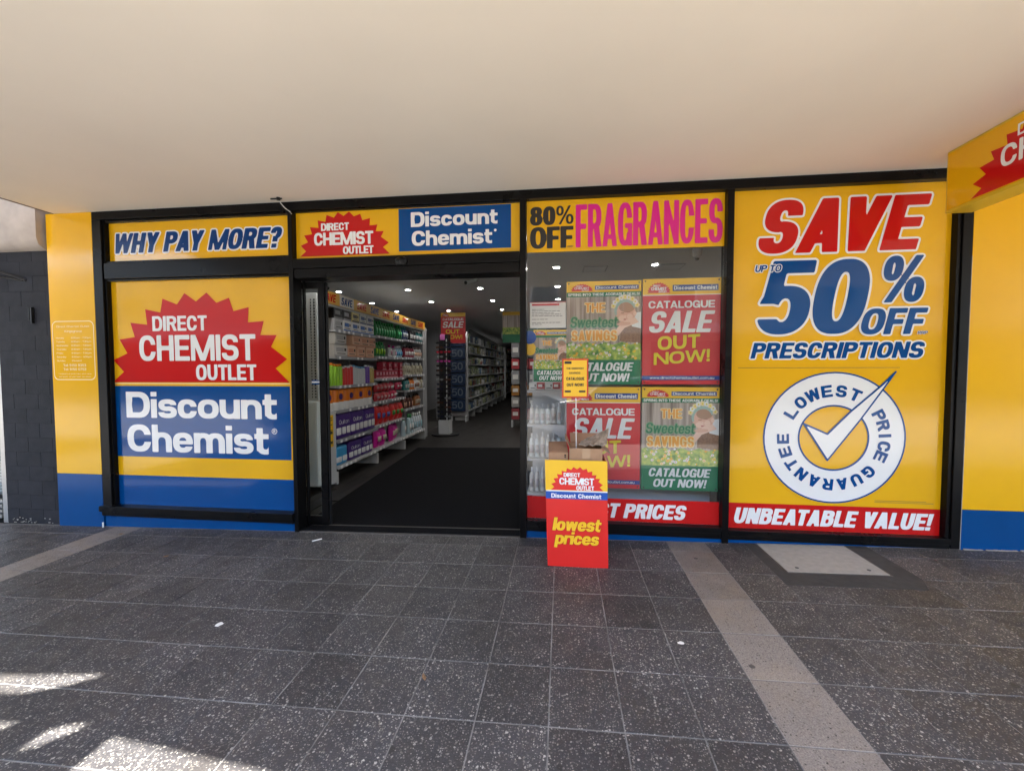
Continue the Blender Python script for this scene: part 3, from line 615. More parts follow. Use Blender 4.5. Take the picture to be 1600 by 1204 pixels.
tag(build('entrance_mat', md, M['carpet'], loc=(-1, 2, 0)), 'large black fibre entrance mat covering the floor inside the doorway', 'mat')
th = MB(); th.add([(-2.30, 0.0, gz(-2.3) - .004), (-.34, 0.0, gz(-.34) - .004), (-.34, .03, gz(-.34) + .005), (-2.3, .03, gz(-2.3) + .005), (-2.3, 0, -.2), (-.34, 0, -.2), (-.34, .03, -.2), (-2.3, .03, -.2)],
                 [(0, 1, 2, 3), (4, 7, 6, 5), (0, 4, 5, 1), (1, 5, 6, 2), (2, 6, 7, 3), (3, 7, 4, 0)])
struct('threshold', th, M['patch'])
struct('shop_ceiling', MB().box(-4.72, .125, 2.76, 5.22, 24.3, 2.9), M['iceil'])
struct('wall_left', MB().box(-4.95, .125, -.3, -4.7, 24.3, 2.9), M['iwall'])
struct('wall_right', MB().box(5.2, .125, -.3, 5.45, 24.3, 2.9), M['iwall'])
struct('wall_back', MB().box(-4.95, 24.2, -.3, 5.45, 24.4, 2.9), M['iwall'])
up_w = tag(build('upper_facade', MB().box(-9, .0, 3.06, 9, .6, 7.5), M['fascia']), 'plain grey upper wall of the shop building above the awning', 'wall')
# awning: plaster soffit with a stepped outer edge
aw = empty('awning', (0, -2, 2.83), 'wide flat awning with smooth beige painted underside above the shopfront', 'awning')
pts = [(-4.655, .0), (-4.655, -3.42), (-2.53, -3.42), (-2.53, -3.712), (7.5, -4.65), (7.5, .0)]
build('soffit', MB().prism(pts, 2.83, 3.06, 'xy'), M['soffit'], aw)
fs = MB(); fs.prism([(-4.66, -3.425), (-2.535, -3.425), (-2.535, -3.46), (-4.66, -3.46)], 2.835, 3.075, 'xy'); fs.prism([(-2.53, -3.715), (7.5, -4.653), (7.5, -4.69), (-2.53, -3.752)], 2.831, 3.2, 'xy')
build('fascia', fs, M['fascia'], aw)
build('edge_bead', MB().box(-4.672, -3.42, 2.826, -4.656, -.002, 2.99), mat('bead_brown', (.12, .07, .05), .6), aw)
build('wall_bead', MB().box(-4.25, -.012, 2.8305, 2.92, -.001, 2.836), M['soffit'], aw)
# unseen sheet added over the kerb, gaps cut to cast the sun patches
sz = 3.10; off = (0.25 * (sz + .04), 0.60 * (sz + .04))
holes = [[(-2.90, -1.775), (-2.636, -1.789), (-2.449, -1.772), (-2.118, -1.734), (-2.252, -1.815), (-2.373, -1.872), (-2.511, -1.885), (-2.95, -1.875)],
         [(-2.5, -2.015), (-2.276, -2.021), (-2.193, -2.019), (-2.26, -2.075), (-2.45, -2.09)],
         [(-1.882, -1.99), (-1.97, -2.003), (-2.03, -2.035), (-2.035, -2.118), (-1.986, -2.100), (-1.935, -2.045)]]
res = 0.016; xs = np.arange(-7.2, -1.95, res); ys = np.arange(-6.4, -3.42, res); X, Y = np.meshgrid(xs, ys)
F = g_box(X, Y, -7.1, -6.3, -1.735 - off[0] , -3.44)
def sdpoly(X, Y, P):
    d = np.full(X.shape, 1e9); inside = np.zeros(X.shape, bool)
    for k in range(len(P)):
        (ax, ay), (bx, by) = P[k], P[(k + 1) % len(P)]; ex, ey = bx - ax, by - ay
        t = np.clip(((X - ax) * ex + (Y - ay) * ey) / (ex * ex + ey * ey), 0, 1); d = np.minimum(d, np.hypot(X - ax - t * ex, Y - ay - t * ey))
        cond = ((ay > Y) != (by > Y)) & (X < (bx - ax) * (Y - ay) / (by - ay + 1e-12) + ax); inside ^= cond
    return np.where(inside, -d, d)
for h in holes: F = np.maximum(F, -sdpoly(X, Y, [(a - off[0], b - off[1]) for a, b in h]))
V, FA, _ = contour(F + 1e-5, xs, ys)
mask = MB(); mask.add([(a, b, sz) for a, b in V], FA)
tag(build('shade_mask', mask, M['fascia'], loc=(-4.5, -4.9, sz)), 'unseen grey sheet with cut gaps, added over the kerb to shape the sun patches', 'shade sail')

# neighbour on the left
nb = empty('neighbour_wall', (-5.1, .1, 0), 'dark grey painted block wall of the neighbouring shop left of the yellow pillar', 'wall')
build('wall_core', MB().box(-5.36, .028, -.14, -4.77, .4, 2.7), M['mortar'], nb)
bme = {}
for r in range(20):
    z0 = -.09 + r * .139; x = -5.36 + (0 if r % 2 else -.135)
    while x < -4.775:
        a, b = max(x, -5.36), min(x + .27, -4.775)
        if b - a > .03:
            key = round(b - a, 3)
            if key not in bme:
                bb = MB().box(-key / 2 + .0012, .006, .0012, key / 2 - .0012, .02, .1378); me = bpy.data.meshes.new('block'); me.from_pydata(bb.v, [], bb.f); me.materials.append(M['block']); bme[key] = me
            o = bpy.data.objects.new('block', bme[key]); COL.objects.link(o); o.parent = nb; o.location = ((a + b) / 2 + 5.1, .018 - .1 + rnd.uniform(0, .0015), z0)
        x += .27
build('conduit_hook', MB().box(-4.985, .0, 1.86, -4.975, .03, 1.98).box(-4.965, .0, 1.83, -4.95, .03, 1.98), M['dark'], nb)
pe = MB()
for k in range(26):
    x = -5.30 + rnd.random() * .45; s = rnd.uniform(.004, .018); zq = gz(x) + .012 + rnd.random() ** 2 * .05; pe.box(x, .0145, zq, x + s, .0175, zq + .003 + rnd.random() * .006)
build('flaked_paint', pe, M['cover'], nb)['kind'] = 'stuff'
bmb = MB(); pr_ = [(.28, 3.6), (-.06, 3.6), (-.06, 2.60), (-.045, 2.545), (.0, 2.51), (.05, 2.498), (.28, 2.498)]
bmb.prism(pr_, -30, -4.772, 'yz'); tag(build('plaster_beam', bmb, M['cream'], loc=(-5.5, 0, 2.5), smooth=True), 'rounded cream plaster beam above the dark wall at the far left', 'beam')
na = MB().box(-30, -3.4, 3.5, -4.70, -.07, 3.62); tag(build('neighbour_awning', na, M['soffit'], loc=(-6, -2, 3.5)), 'higher pale awning of the neighbouring shop at the far left', 'awning')
wn = empty('neighbour_window', (-5.6, .1, 0), 'aluminium framed window with striped blind at the far left edge', 'window')
build('frame', MB().box(-5.42, .03, -.10, -5.365, .12, 2.15), M['alu'], wn, bevel=.004)
build('frame', MB().box(-6.6, .03, 2.09, -5.422, .12, 2.15), M['alu'], wn, bevel=.004)
build('frame', MB().box(-5.45, .06, -.05, -5.424, .1, 2.088), M['alu'], wn, bevel=.003)
for k in range(4): build('sill_rail', MB().box(-6.6, .035 + .004 * k, -.06 + k * .05, -5.452, .1, -.03 + k * .05), M['alu'], wn, bevel=.003)
build('pane', MB().box(-6.6, .085, .16, -5.452, .09, 2.088), M['dglass'], wn)
for k in range(60): build('blind_slat', MB().box(-6.6, .10, .18 + k * .032, -5.47, .112, .203 + k * .032), mat('blind', (.55, .60, .60), .5), wn)
dk = MB().box(-30, .14, -.5, -5.362, .5, 3.4); dk.box(-30, .0, 2.16, -5.362, .14, 2.497)
tag(build('neighbour_backing', dk, M['dark'], loc=(-6.5, .2, 0)), 'dark recess around the neighbouring window at the far left', 'wall')
bq = MB(); bq.tube([(-5.36, -.10, 2.36), (-5.25, -.07, 2.33), (-5.10, .0, 2.27), (-5.02, .026, 2.235)], .014, 8); bq.tube([(-5.36, -.08, 2.30), (-5.2, .0, 2.26), (-5.06, .026, 2.235)], .01, 8)
tag(build('cable_bracket', bq, M['dark'], loc=(-5.2, 0, 2.3)), 'black bracket with drooping cable on the dark wall under the cream beam', 'bracket')

# clad pillars
lp = empty('clad_pillar', (-4.5, 0, 0), 'narrow yellow pillar with blue base carrying the opening hours, left end of the shopfront', 'pillar')
build('yellow_cladding', MB().box(-4.747, .0, .416, -4.268, .12, 2.829), M['pyel'], lp); build('blue_cladding', MB().box(-4.747, .0, -.11, -4.268, .12, .414), M['pblu'], lp)
rp = empty('clad_pillar', (3.8, 0, 0), 'wide blank yellow pillar with blue base, right end of the shopfront', 'pillar')
build('yellow_cladding', MB().box(2.934, .0, .354, 9.4, .12, 2.829), M['pyel'], rp); build('blue_cladding', MB().box(2.934, .0, -.0, 9.4, .12, .352), M['pblu'], rp)
build('sealant_joint', MB().box(2.929, -.001, .03, 2.9335, .05, 2.2), M['cover'], rp)
sj = MB()
for k in range(60):
    x = 2.95 + k * .025
    if rnd.random() < .8: sj.box(x, -.012, gz(x) - .004, x + .025, -.001, gz(x) + .004 + rnd.random() * .004)
build('base_sealant', sj, M['cover'], rp)

# black aluminium shopfront frame
sf = empty('shopfront_frame', (-.7, .05, 0), 'black aluminium frame dividing the yellow shopfront into window and door bays', 'shopfront')
def fr_(name, x0, z0, x1, z1, y0=0.0, y1=.12, bevel=.003): return build(name, MB().box(x0, y0, z0, x1, y1, z1), M['frame'], sf, bevel=bevel)
fr_('top_rail', -4.265, 2.757, 2.932, 2.829)
fr_('jamb', -4.265, .06, -4.175, 2.755); fr_('jamb', -4.173, .125, -4.158, 2.755, .02)
fr_('jamb', 2.868, gz(2.9) + .002, 2.932, 2.755, 0, .12); fr_('jamb', 2.84, .13, 2.866, 2.755, .012)
fr_('mullion', -2.345, -.045, -2.305, 2.755, -.002); fr_('mullion', -.338, -.008, -.286, 2.755, -.002); fr_('mullion', 1.255, .02, 1.304, 2.755, -.002)
fr_('transom', -4.156, 2.222, -2.347, 2.362); fr_('transom', -4.156, 2.365, -2.347, 2.385, .025); fr_('transom', -4.156, 2.205, -2.347, 2.220, .025)
fr_('door_header', -2.303, 2.262, -.340, 2.345); fr_('door_header', -2.303, 2.182, -.340, 2.259, .012, .22)
fr_('window_sill', -4.28, .072, -2.347, .122, -.03); fr_('window_sill', -4.27, .030, -2.347, .069, -.012)
fr_('bottom_rail', -.284, .100, 1.253, .142, -.004); fr_('bottom_rail', -.284, .052, 1.253, .097, .004)
fr_('bottom_rail', 1.306, .083, 2.866, .128, -.004); fr_('bottom_rail', 1.306, .052, 2.866, .080, .004)
fr_('glazing_bead', -4.156, 2.737, -2.347, 2.755, .025); fr_('glazing_bead', -2.303, 2.748, -.340, 2.755, .025)
for (xa_, xb_, zt) in ((-4.262, -2.347, .029), (-.30, 2.866, .050)):
    build('plinth', MB().box(xa_, .012, -.12 if xa_ < -1 else -.02, xb_, .1, zt), M['pblu'] if xa_ < -1 else M['pblu'], sf)
q = MB(); q.tube([(-4.262, -.012, -.085), (-4.262, -.012, -.035)], .006, 8); build('flex_pipe', q, M['paper'], sf)
# door pocket inner frame behind the left jamb
fr_('door_pocket_post', -2.303, -.04, -2.285, 2.18, .122, .15)

# ================================================================== signs on the glass
def panel(x0, x1, z0, z1, label, m=None, y=.06, cat='sign', name='sign_panel'):
    s = empty(name, ((x0 + x1) / 2, y, z0), label, cat); build('panel_face', MB().box(x0, y, z0, x1, y + .012, z1), m or M['vyel'], s); return s, face_xz(y)
IT = .24
s1, P = panel(-4.22, -2.347, 2.37, 2.757, 'yellow strip sign reading WHY PAY MORE? above the left window')
text('WHY PAY MORE?', -4.125, -2.425, 2.462, 2.642, P, M['vnavy'], s1, stem=.27, horiz=.20, shear=IT, gap=.04, res=26, grow=.07, mgrow=M['vwht'])
s2, P = panel(-4.22, -2.347, .10, 2.228, 'large yellow and blue left window sign with red starburst and Discount Chemist lettering')
rect2d('blue_band', -4.22, .103, -2.347, .402, P, M['vblu'], s2, .001)
logo(-4.177, -2.400, 1.276, 2.086, P, s2, M['vred'], M['vwht'], 30)
rect2d('blue_field', -4.175, .580, -2.398, 1.242, P, M['vblu'], s2)
for z in (1.2655,): rect2d('cream_line', -4.175, z - .004, -2.398, z + .003, P, M['vcream'], s2)  # thin cream line between the starburst and the blue field
text('Discount', -4.045, -2.528, .946, 1.186, P, M['vwht'], s2, stem=.262, horiz=.20, gap=.05, res=36, lift=.004, fat=.004)
text('Chemist', -4.045, -2.615, .628, .882, P, M['vwht'], s2, stem=.255, horiz=.195, gap=.05, res=36, lift=.004, fat=.004)
annulus('registered_mark', -2.556, .838, .026, .026, .021, .021, P, M['vwht'], s2, .004, 24); text('R', -2.566, -2.546, .823, .853, P, M['vwht'], s2, stem=.16, horiz=.14, res=14, lift=.004)
s3, P = panel(-2.303, -.340, 2.345, 2.775 - .02, 'yellow fascia sign with red starburst and blue Discount Chemist block above the doorway', y=.055)
logo(-2.268, -1.453, 2.374, 2.742, P, s3, M['vred'], M['vwht'], 22)
rect2d('blue_field', -1.372, 2.389, -.414, 2.743, P, M['vblu'], s3)
text('Discount', -1.264, -.525, 2.588, 2.710, P, M['vwht'], s3, stem=.275, horiz=.21, gap=.05, res=30, lift=.004)
text('Chemist', -1.258, -.571, 2.430, 2.554, P, M['vwht'], s3, stem=.265, horiz=.205, gap=.05, res=30, lift=.004)
poly2d('dot', ell(-.545, 2.535, .011, .011, 12), P, M['vwht'], s3, .004)
s4, P = panel(-.284, 1.253, 2.343, 2.754, 'yellow strip sign reading 80% OFF FRAGRANCES in black and magenta', y=.055)
text('80', -.258, -.052, 2.557, 2.707, P, M['vblk'], s4, stem=.30, horiz=.19, gap=.03, res=26)
text('%', -.046, .093, 2.560, 2.708, P, M['vblk'], s4, stem=.22, horiz=.18, gap=.03, res=26)
text('OFF', -.258, .093, 2.371, 2.545, P, M['vblk'], s4, stem=.27, horiz=.18, gap=.03, res=26)
text('RRP', .044, .093, 2.372, 2.388, P, M['vblk'], s4, stem=.16, horiz=.16, shear=.2, res=10)
text('FRAGRANCES', .111, 1.238, 2.371, 2.710, P, M['vmag'], s4, stem=.116, horiz=.125, gap=.022, res=48)
s5, P = panel(1.306, 2.838, .128, 2.757, 'tall yellow window sign reading SAVE UP TO 50% OFF PRESCRIPTIONS with blue tick roundel')
text('SAVE', 1.480, 2.700, 2.272, 2.674, P, M['vred'], s5, stem=.265, horiz=.195, shear=IT, gap=.035, res=44, grow=.038, mgrow=M['vwht'])
text('50', 1.478, 2.335, 1.655, 2.216, P, M['vblu'], s5, stem=.25, horiz=.17, shear=.17, gap=.03, res=52, grow=.030, mgrow=M['vwht'])
text('%', 2.352, 2.705, 1.885, 2.230, P, M['vblu'], s5, stem=.27, horiz=.22, shear=.16, res=36, grow=.038, mgrow=M['vwht'], lift=.005)
text('OFF', 2.228, 2.700, 1.648, 1.842, P, M['vblu'], s5, stem=.26, horiz=.19, shear=.22, gap=.05, res=30, grow=.07, mgrow=M['vwht'], lift=.008)
text('RRP', 2.630, 2.700, 1.647, 1.668, P, M['vnavy'], s5, stem=.2, horiz=.18, shear=.2, res=12, grow=.12, mgrow=M['vwht'], lift=.011)
text('UP TO', 1.478, 1.676, 2.134, 2.186, P, M['vblu'], s5, stem=.22, horiz=.19, shear=.2, gap=.05, res=18, grow=.12, mgrow=M['vwht'], lift=.009)
text('PRESCRIPTIONS', 1.462, 2.697, 1.470, 1.592, P, M['vblu'], s5, stem=.27, horiz=.20, shear=.22, gap=.05, res=26, grow=.09, mgrow=M['vwht'])
rect2d('hairline', 1.374, 1.397, 2.526, 1.400, P, M['vblk'], s5)
cx, cz, R1, R2 = 2.077, .859, .508, .242
annulus('roundel_rim', cx, cz, R1, R1, R1 - .012, R1 - .012, P, M['vblu'], s5, .003); annulus('roundel', cx, cz, R1 - .0095, R1 - .0095, R2 + .0095, R2 + .0095, P, M['vwht'], s5, .002); annulus('roundel_inner_rim', cx, cz, R2 + .013, R2 + .013, R2, R2, P, M['vblu'], s5, .003)
def arc_text(body, a0, a1, rad, H, flip=False):
    n = len(body)
    for k, ch in enumerate(body):
        if ch == ' ': continue
        a = math.radians(a0 + (a1 - a0) * k / max(n - 1, 1)); Wd = {'W': 1.15, 'I': .26, 'M': .95}.get(ch, .86)
        (V, FA), _ = text_shapes(ch, Wd, .25, .19, 0, 0, 24, 0, .015)
        tx, tz = math.sin(a), -math.cos(a)         # direction of reading, clockwise
        nx_, nz_ = math.cos(a), math.sin(a)
        out = [(cx + nx_ * (rad + (q[1] - .5) * H) + tx * (q[0] - Wd / 2) * H, cz + nz_ * (rad + (q[1] - .5) * H) + tz * (q[0] - Wd / 2) * H, .0045) for q in V]
        flat_mesh('letter', out, FA, P, M['vblu'], s5)
arc_text('LOWEST', 148, 66, .362, .088); arc_text('PRICE', 29, -22, .362, .086); arc_text('GUARANTEE', -45, -178, .362, .086)
tick = [(2.499, 1.368), (2.395, 1.205), (2.262, 1.000), (2.038, .684), (1.862, .967), (2.033, .889), (2.19, 1.062), (2.40, 1.262)]
V = tick; cxm = sum(p[0] for p in V) / 8
xs = np.arange(1.80, 2.56, .008); ys = np.arange(.62, 1.42, .008); X, Y = np.meshgrid(xs, ys); F = sdpoly(X, Y, tick)
a, b, _ = contour(F - .006 + 1e-6, xs, ys); flat_mesh('tick_outline', [(p[0], p[1], .0055) for p in a], b, P, M['vblu'], s5)
a, b, _ = contour(F + .007 + 1e-6, xs, ys); flat_mesh('tick', [(p[0], p[1], .0075) for p in a], b, P, M['vwht'], s5)
text("GUARANTEE CONDITIONS APPLY SEE IN STORE", 2.383, 2.70, .374, .381, P, M['vblk'], s5, stem=.14, horiz=.14, res=8) if False else [rect2d('fine_print', 2.383, z, xe, z + .005, P, mat('ink_soft', (.30, .18, .02), .4), s5) for z, xe in ((.380, 2.74), (.368, 2.79))]
rect2d('red_band', 1.307, .129, 2.837, .331, P, M['vred'], s5, .002)
text('UNBEATABLE VALUE!', 1.356, 2.797, .167, .294, P, M['vwht'], s5, stem=.27, horiz=.20, shear=.22, gap=.045, res=26, lift=.004)

# big pane with the red band along its foot, posters behind it
gw = empty('display_window', (.48, .06, .14), 'clear shop window pane with red band reading PRICES along its foot', 'window')
build('pane', MB().box(-.284, .060, .143, 1.253, .066, 2.342), M['glass'], gw)
P = face_xz(.06); rect2d('red_band', -.283, .145, 1.252, .331, P, M['vred'], gw, .002)
text('LOWEST PRICES', -.095, 1.010, .173, .293, P, M['vwht'], gw, stem=.27, horiz=.20, shear=.22, gap=.045, res=26, lift=.004)
M['film'] = glass_material('clear_film', (.93, .95, .95), 1.45, 1.2)

# opening hours decal
hd = empty('opening_hours_decal', (-4.5, -.001, 1.3), 'cream opening hours lettering in a rounded border on the left yellow pillar', 'decal'); P = face_xz(-.001)
xs = np.arange(-4.75, -4.25, .004); ys = np.arange(1.28, 1.87, .004); X, Y = np.meshgrid(xs, ys)
def rrect(x0, z0, x1, z1, r): qx = np.abs(X - (x0 + x1) / 2) - (x1 - x0) / 2 + r; qy = np.abs(Y - (z0 + z1) / 2) - (z1 - z0) / 2 + r; return np.hypot(np.maximum(qx, 0), np.maximum(qy, 0)) + np.minimum(np.maximum(qx, qy), 0) - r
a, b, _ = contour(I_(rrect(-4.729, 1.298, -4.285, 1.845, .05), -rrect(-4.7225, 1.3045, -4.2915, 1.8385, .045)) + 1e-6, xs, ys); flat_mesh('border', [(p[0], p[1], .001) for p in a], b, P, M['vcream'], hd)
T = lambda s, x0, x1, z0, z1, st=.17: text(s, x0, x1, z0, z1, P, M['vcream'], hd, stem=st, horiz=.14, gap=.10, res=14, lift=.001)
T('Direct Chemist Outlet', -4.681, -4.330, 1.786, 1.803); T('Kingsgrove', -4.596, -4.413, 1.741, 1.760)
for k, (d, hrs, wd) in enumerate((('Monday', '8:30am - 7:30pm', .085), ('Tuesday', '8:30am - 7:30pm', .093), ('Wednesday', '8:30am - 7:30pm', .127), ('Thursday', '8:30am - 7:30pm', .105), ('Friday', '8:30am - 7:30pm', .07), ('Saturday', '8:30am - 4:00pm', .10), ('Sunday', 'Closed', .09))):
    z = 1.682 - k * .0352; T(d, -4.690, -4.690 + wd, z, z + .014); T(hrs, -4.530, -4.318 if k < 6 else -4.43, z, z + .014)
T('Tel: 9150 9353', -4.625, -4.383, 1.424, 1.446, .18); T('Tel: 9150 0753', -4.625, -4.383, 1.387, 1.409, .18)
T('kingsgrove pharmacy and care', -4.677, -4.330, 1.352, 1.361); T('direct chemist outlet', -4.677, -4.335, 1.325, 1.334)

# ================================================================== posters behind the glass
PY = .085
def poster(x0, x1, z0, z1, label, name='poster'):
    s = empty(name, ((x0 + x1) / 2, PY, z0), label, 'poster'); return s, (lambda u, v, l_: (u, PY - l_, v))
def sheet(s, x0, x1, z0, z1, m): return build('sheet', MB().box(x0, PY, z0, x1, PY + .003, z1), m, s)
def pins(s, P, x0, x1, z0, z1):
    for x in (x0 + .018, x1 - .018):
        for z in (z0 + .018, z1 - .018): poly2d('suction_cup', ell(x, z, .007, .007, 10), P, M['iron'], s, .006)
def head_band(s, P, x0, x1, z1, zb):
    W = x1 - x0; rect2d('yellow_header', x0, zb, x1, z1, P, M['pyl'], s, .001)
    H = z1 - zb
    logo(x0 + W * .055, x0 + W * .36, zb + H * .12, zb + H * .78, P, s, M['pred'], M['pwht'], 12, .002)
    rect2d('blue_plate', x0 + W * .385, zb + H * .22, x0 + W * .965, zb + H * .60, P, M['pblue'], s, .002)
    text('Discount Chemist', x0 + W * .40, x0 + W * .95, zb + H * .29, zb + H * .54, P, M['pwht'], s, stem=.26, horiz=.2, gap=.07, res=14, lift=.004)
def red_poster(x0, x1, z0, z1, label):
    s, P = poster(x0, x1, z0, z1, label); W = x1 - x0; H = z1 - z0; sheet(s, x0, x1, z0, z1, M['pred']); head_band(s, P, x0, x1, z1, z0 + H * .848)
    rect2d('white_line', x0, z0 + H * .842, x1, z0 + H * .849, P, M['pwht'], s, .002)
    text('CATALOGUE', x0 + W * .075, x0 + W * .925, z0 + H * .722, z0 + H * .791, P, M['pwht'], s, stem=.25, horiz=.19, gap=.055, res=20)
    text('SALE', x0 + W * .07, x0 + W * .93, z0 + H * .492, z0 + H * .695, P, M['pwht'], s, stem=.24, horiz=.17, shear=.22, gap=.05, res=30)
    text('OUT', x0 + W * .20, x0 + W * .745, z0 + H * .325, z0 + H * .455, P, M['plime'], s, stem=.24, horiz=.19, gap=.09, res=24, tilt=.06)
    text('NOW!', x0 + W * .15, x0 + W * .87, z0 + H * .185, z0 + H * .300, P, M['plime'], s, stem=.25, horiz=.19, gap=.06, res=24, tilt=.07)
    rect2d('blue_strip', x0, z0 + H * .042, x1, z0 + H * .083, P, M['pblue'], s, .002)
    text('www.directchemistoutlet.com.au', x0 + W * .10, x0 + W * .93, z0 + H * .052, z0 + H * .076, P, M['pwht'], s, stem=.2, horiz=.16, gap=.09, res=12, lift=.004)
    pins(s, P, x0, x1, z0, z1); return s
def baby_poster(x0, x1, z0, z1, label, seed=1, detail=True):
    R_ = random.Random(seed); s, P = poster(x0, x1, z0, z1, label); W = x1 - x0; H = z1 - z0; q = lambda a, b: (x0 + W * a, z0 + H * b)
    sheet(s, x0, x1, z0, z1, M['pgreen']); rect2d('timber_print', *q(0, .24), *q(1, .86), P, M['ptimber'], s, .001)
    V = [q(0, .24)] + [q(k / 16, .40 + .015 * math.sin(k * 1.7)) for k in range(17)] + [q(1, .24)]; poly2d('meadow_print', V, P, M['pmeadow'], s, .0018)
    rect2d('green_strip', *q(0, .850), *q(1, .895), P, M['pgreen'], s, .0022); head_band(s, P, x0, x1, z1, z0 + H * .893)
    if detail: text('SPRING INTO THESE ADORABLE DEALS!', *[q(.02, 0)[0], q(.98, 0)[0]], q(0, .859)[1], q(0, .885)[1], P, M['pwht'], s, stem=.24, horiz=.2, gap=.07, res=12, lift=.004)
    E2 = lambda nm, a, b, ra, rb, m, l_, n=22: poly2d(nm, [(x0 + W * a + W * ra * math.cos(t), z0 + H * b + W * rb * math.sin(t)) for t in [2 * math.pi * k / n for k in range(n)]], P, m, s, l_)
    # basket, sleeping child resting on folded arms, flower crown
    poly2d('basket_print', [q(.72, .42), q(1, .40), q(1, .60), q(.80, .60), q(.73, .53)], P, M['pbrown'], s, .0024)
    poly2d('blanket_print', [q(.88, .56), q(1, .54), q(1, .70), q(.93, .69), q(.86, .62)], P, M['pwht'], s, .0028)
    E2('head_print', .795, .690, .135, .138, M['pskin'], .0030); E2('crown_print', .812, .745, .105, .072, M['phair'], .0033)
    band = [(x0 + W * (.795 + .150 * math.cos(t)), z0 + H * (.715 + .128 * math.sin(t))) for t in [math.radians(200 - k * 12) for k in range(16)]] + [(x0 + W * (.795 + .118 * math.cos(t)), z0 + H * (.700 + .092 * math.sin(t))) for t in [math.radians(20 + k * 12) for k in range(16)]]
    poly2d('headband_print', band, P, M['pteal'], s, .0036)
    E2('cheek_print', .752, .640, .050, .040, M['pskin2'], .0033); E2('cheek_print', .850, .655, .040, .038, M['pskin2'], .0033); E2('ear_print', .918, .685, .022, .030, M['pskin2'], .0034, 12)
    E2('eye_print', .755, .688, .026, .0055, M['plid'], .0042, 10); E2('eye_print', .830, .698, .026, .0055, M['plid'], .0042, 10); E2('mouth_print', .785, .628, .020, .008, M['plip'], .0042, 10); E2('nose_print', .790, .660, .015, .014, M['pskin2'], .0044, 12)
    poly2d('arm_print', [q(.655, .515), q(.70, .56), q(.80, .625), q(.92, .645), q(.97, .60), q(.88, .575), q(.78, .545), q(.72, .49), q(.69, .465)], P, M['pskin2'], s, .0046)
    poly2d('arm_print', [q(.66, .58), q(.74, .605), q(.86, .60), q(.86, .575), q(.74, .565)], P, M['pskin'], s, .0048)
    for k in range(9):
        t = math.radians(20 + k * 18); fx, fz = .79 + .165 * math.cos(t), .725 + .165 * math.sin(t) * W / H
        for p_ in range(5): E2('petal_print', fx + .02 * math.cos(p_ * 1.26), fz + .02 * math.sin(p_ * 1.26) * W / H, .017, .017, M['pwht' if k % 2 else 'pcream'], .0050 + p_ * .0001, 8)
        E2('flower_eye_print', fx, fz, .012, .012, M['plime'], .0058, 8)
    for k in range(80):
        a_, b_ = R_.uniform(.03, .97), R_.uniform(.255, .405); r = R_.uniform(.007, .024)
        E2('flower_print', a_, b_, r, r * .85, M[R_.choice(['pwht', 'plime', 'pcream', 'pwht', 'pyl'])], .0030 + k * .00004, 9)
        if r > .016: E2('flower_eye_print', a_, b_, r * .35, r * .35, M['porange'], .0052 + k * .00002, 7)
    def T2(sx, a, b, c, d, m, mg, **kw): text(sx, q(a, 0)[0], q(b, 0)[0], q(0, c)[1], q(0, d)[1], P, m, s, res=20, grow=.08, mgrow=mg, lift=.0062, **kw)
    T2('THE', .25, .52, .70, .79, M['porange'], M['pcream'], stem=.2, horiz=.15, gap=.09)
    T2('Sweetest', .05, .70, .555, .655, M['pgreen'], M['psage'], stem=.15, horiz=.12, gap=.07, shear=.12)
    T2('SAVINGS', .07, .68, .425, .525, M['porange'], M['pcream'], stem=.2, horiz=.16, gap=.10)
    text('CATALOGUE', q(.09, 0)[0], q(.91, 0)[0], q(0, .132)[1], q(0, .215)[1], P, M['pwht'], s, stem=.25, horiz=.18, shear=.2, gap=.05, res=20, tilt=.0)
    text('OUT NOW!', q(.15, 0)[0], q(.86, 0)[0], q(0, .030)[1], q(0, .110)[1], P, M['pwht'], s, stem=.25, horiz=.18, shear=.2, gap=.05, res=20)
    pins(s, P, x0, x1, z0, z1); return s
baby_poster(.040, .636, 1.264, 2.104, 'spring savings poster with sleeping baby, upper left of the four large window posters', 1)
red_poster(.648, 1.247, 1.266, 2.110, 'red CATALOGUE SALE poster, upper right of the four large window posters')
red_poster(.043, .638, .409, 1.244, 'red CATALOGUE SALE poster behind the dump bin, lower left of the four large window posters')
baby_poster(.650, 1.249, .407, 1.245, 'spring savings poster with sleeping baby, lower right of the four large window posters', 5)
PY = .10
baby_poster(-.232, .060, 1.287, 1.717, 'small spring savings poster beside the door post under the white notice', 9, False)
PY = .082
nt_ = empty('paper_notice', (-.11, .085, 1.73), 'white printed notice with red heading taped inside the window above the small poster', 'notice'); P = face_xz(.085)
build('sheet', MB().box(-.262, .085, 1.731, .034, .088, 1.944), M['paper'], nt_)
rect2d('red_heading', -.245, 1.915, -.02, 1.930, P, M['pred'], nt_)
zz = 1.895
for k, ln in enumerate((.10, .23, .18, .24, .25, 0, .13, .0, .24, .08)):
    zz -= .0135
    if ln:
        x = -.245
        while x < -.245 + ln:
            l_ = rnd.uniform(.012, .04); rect2d('print_line', x, zz, min(x + l_, -.245 + ln), zz + .004, P, M['ink'], nt_); x += l_ + .006
rect2d('border_line', -.262, 1.939, .034, 1.944, P, M['pred'], nt_)
bl = empty('paper_flag', (-.27, .1, 1.5), 'blue and yellow cardboard disc tag hanging beside the door post inside the window', 'tag')
build('blue_disc', MB().prism(ell(-.265, 1.655, .055, .055), .095, .10), M['corflute_b'], bl); build('yellow_disc', MB().prism(ell(-.262, 1.56, .05, .055), .0955, .1005), M['corflute_y'], bl)

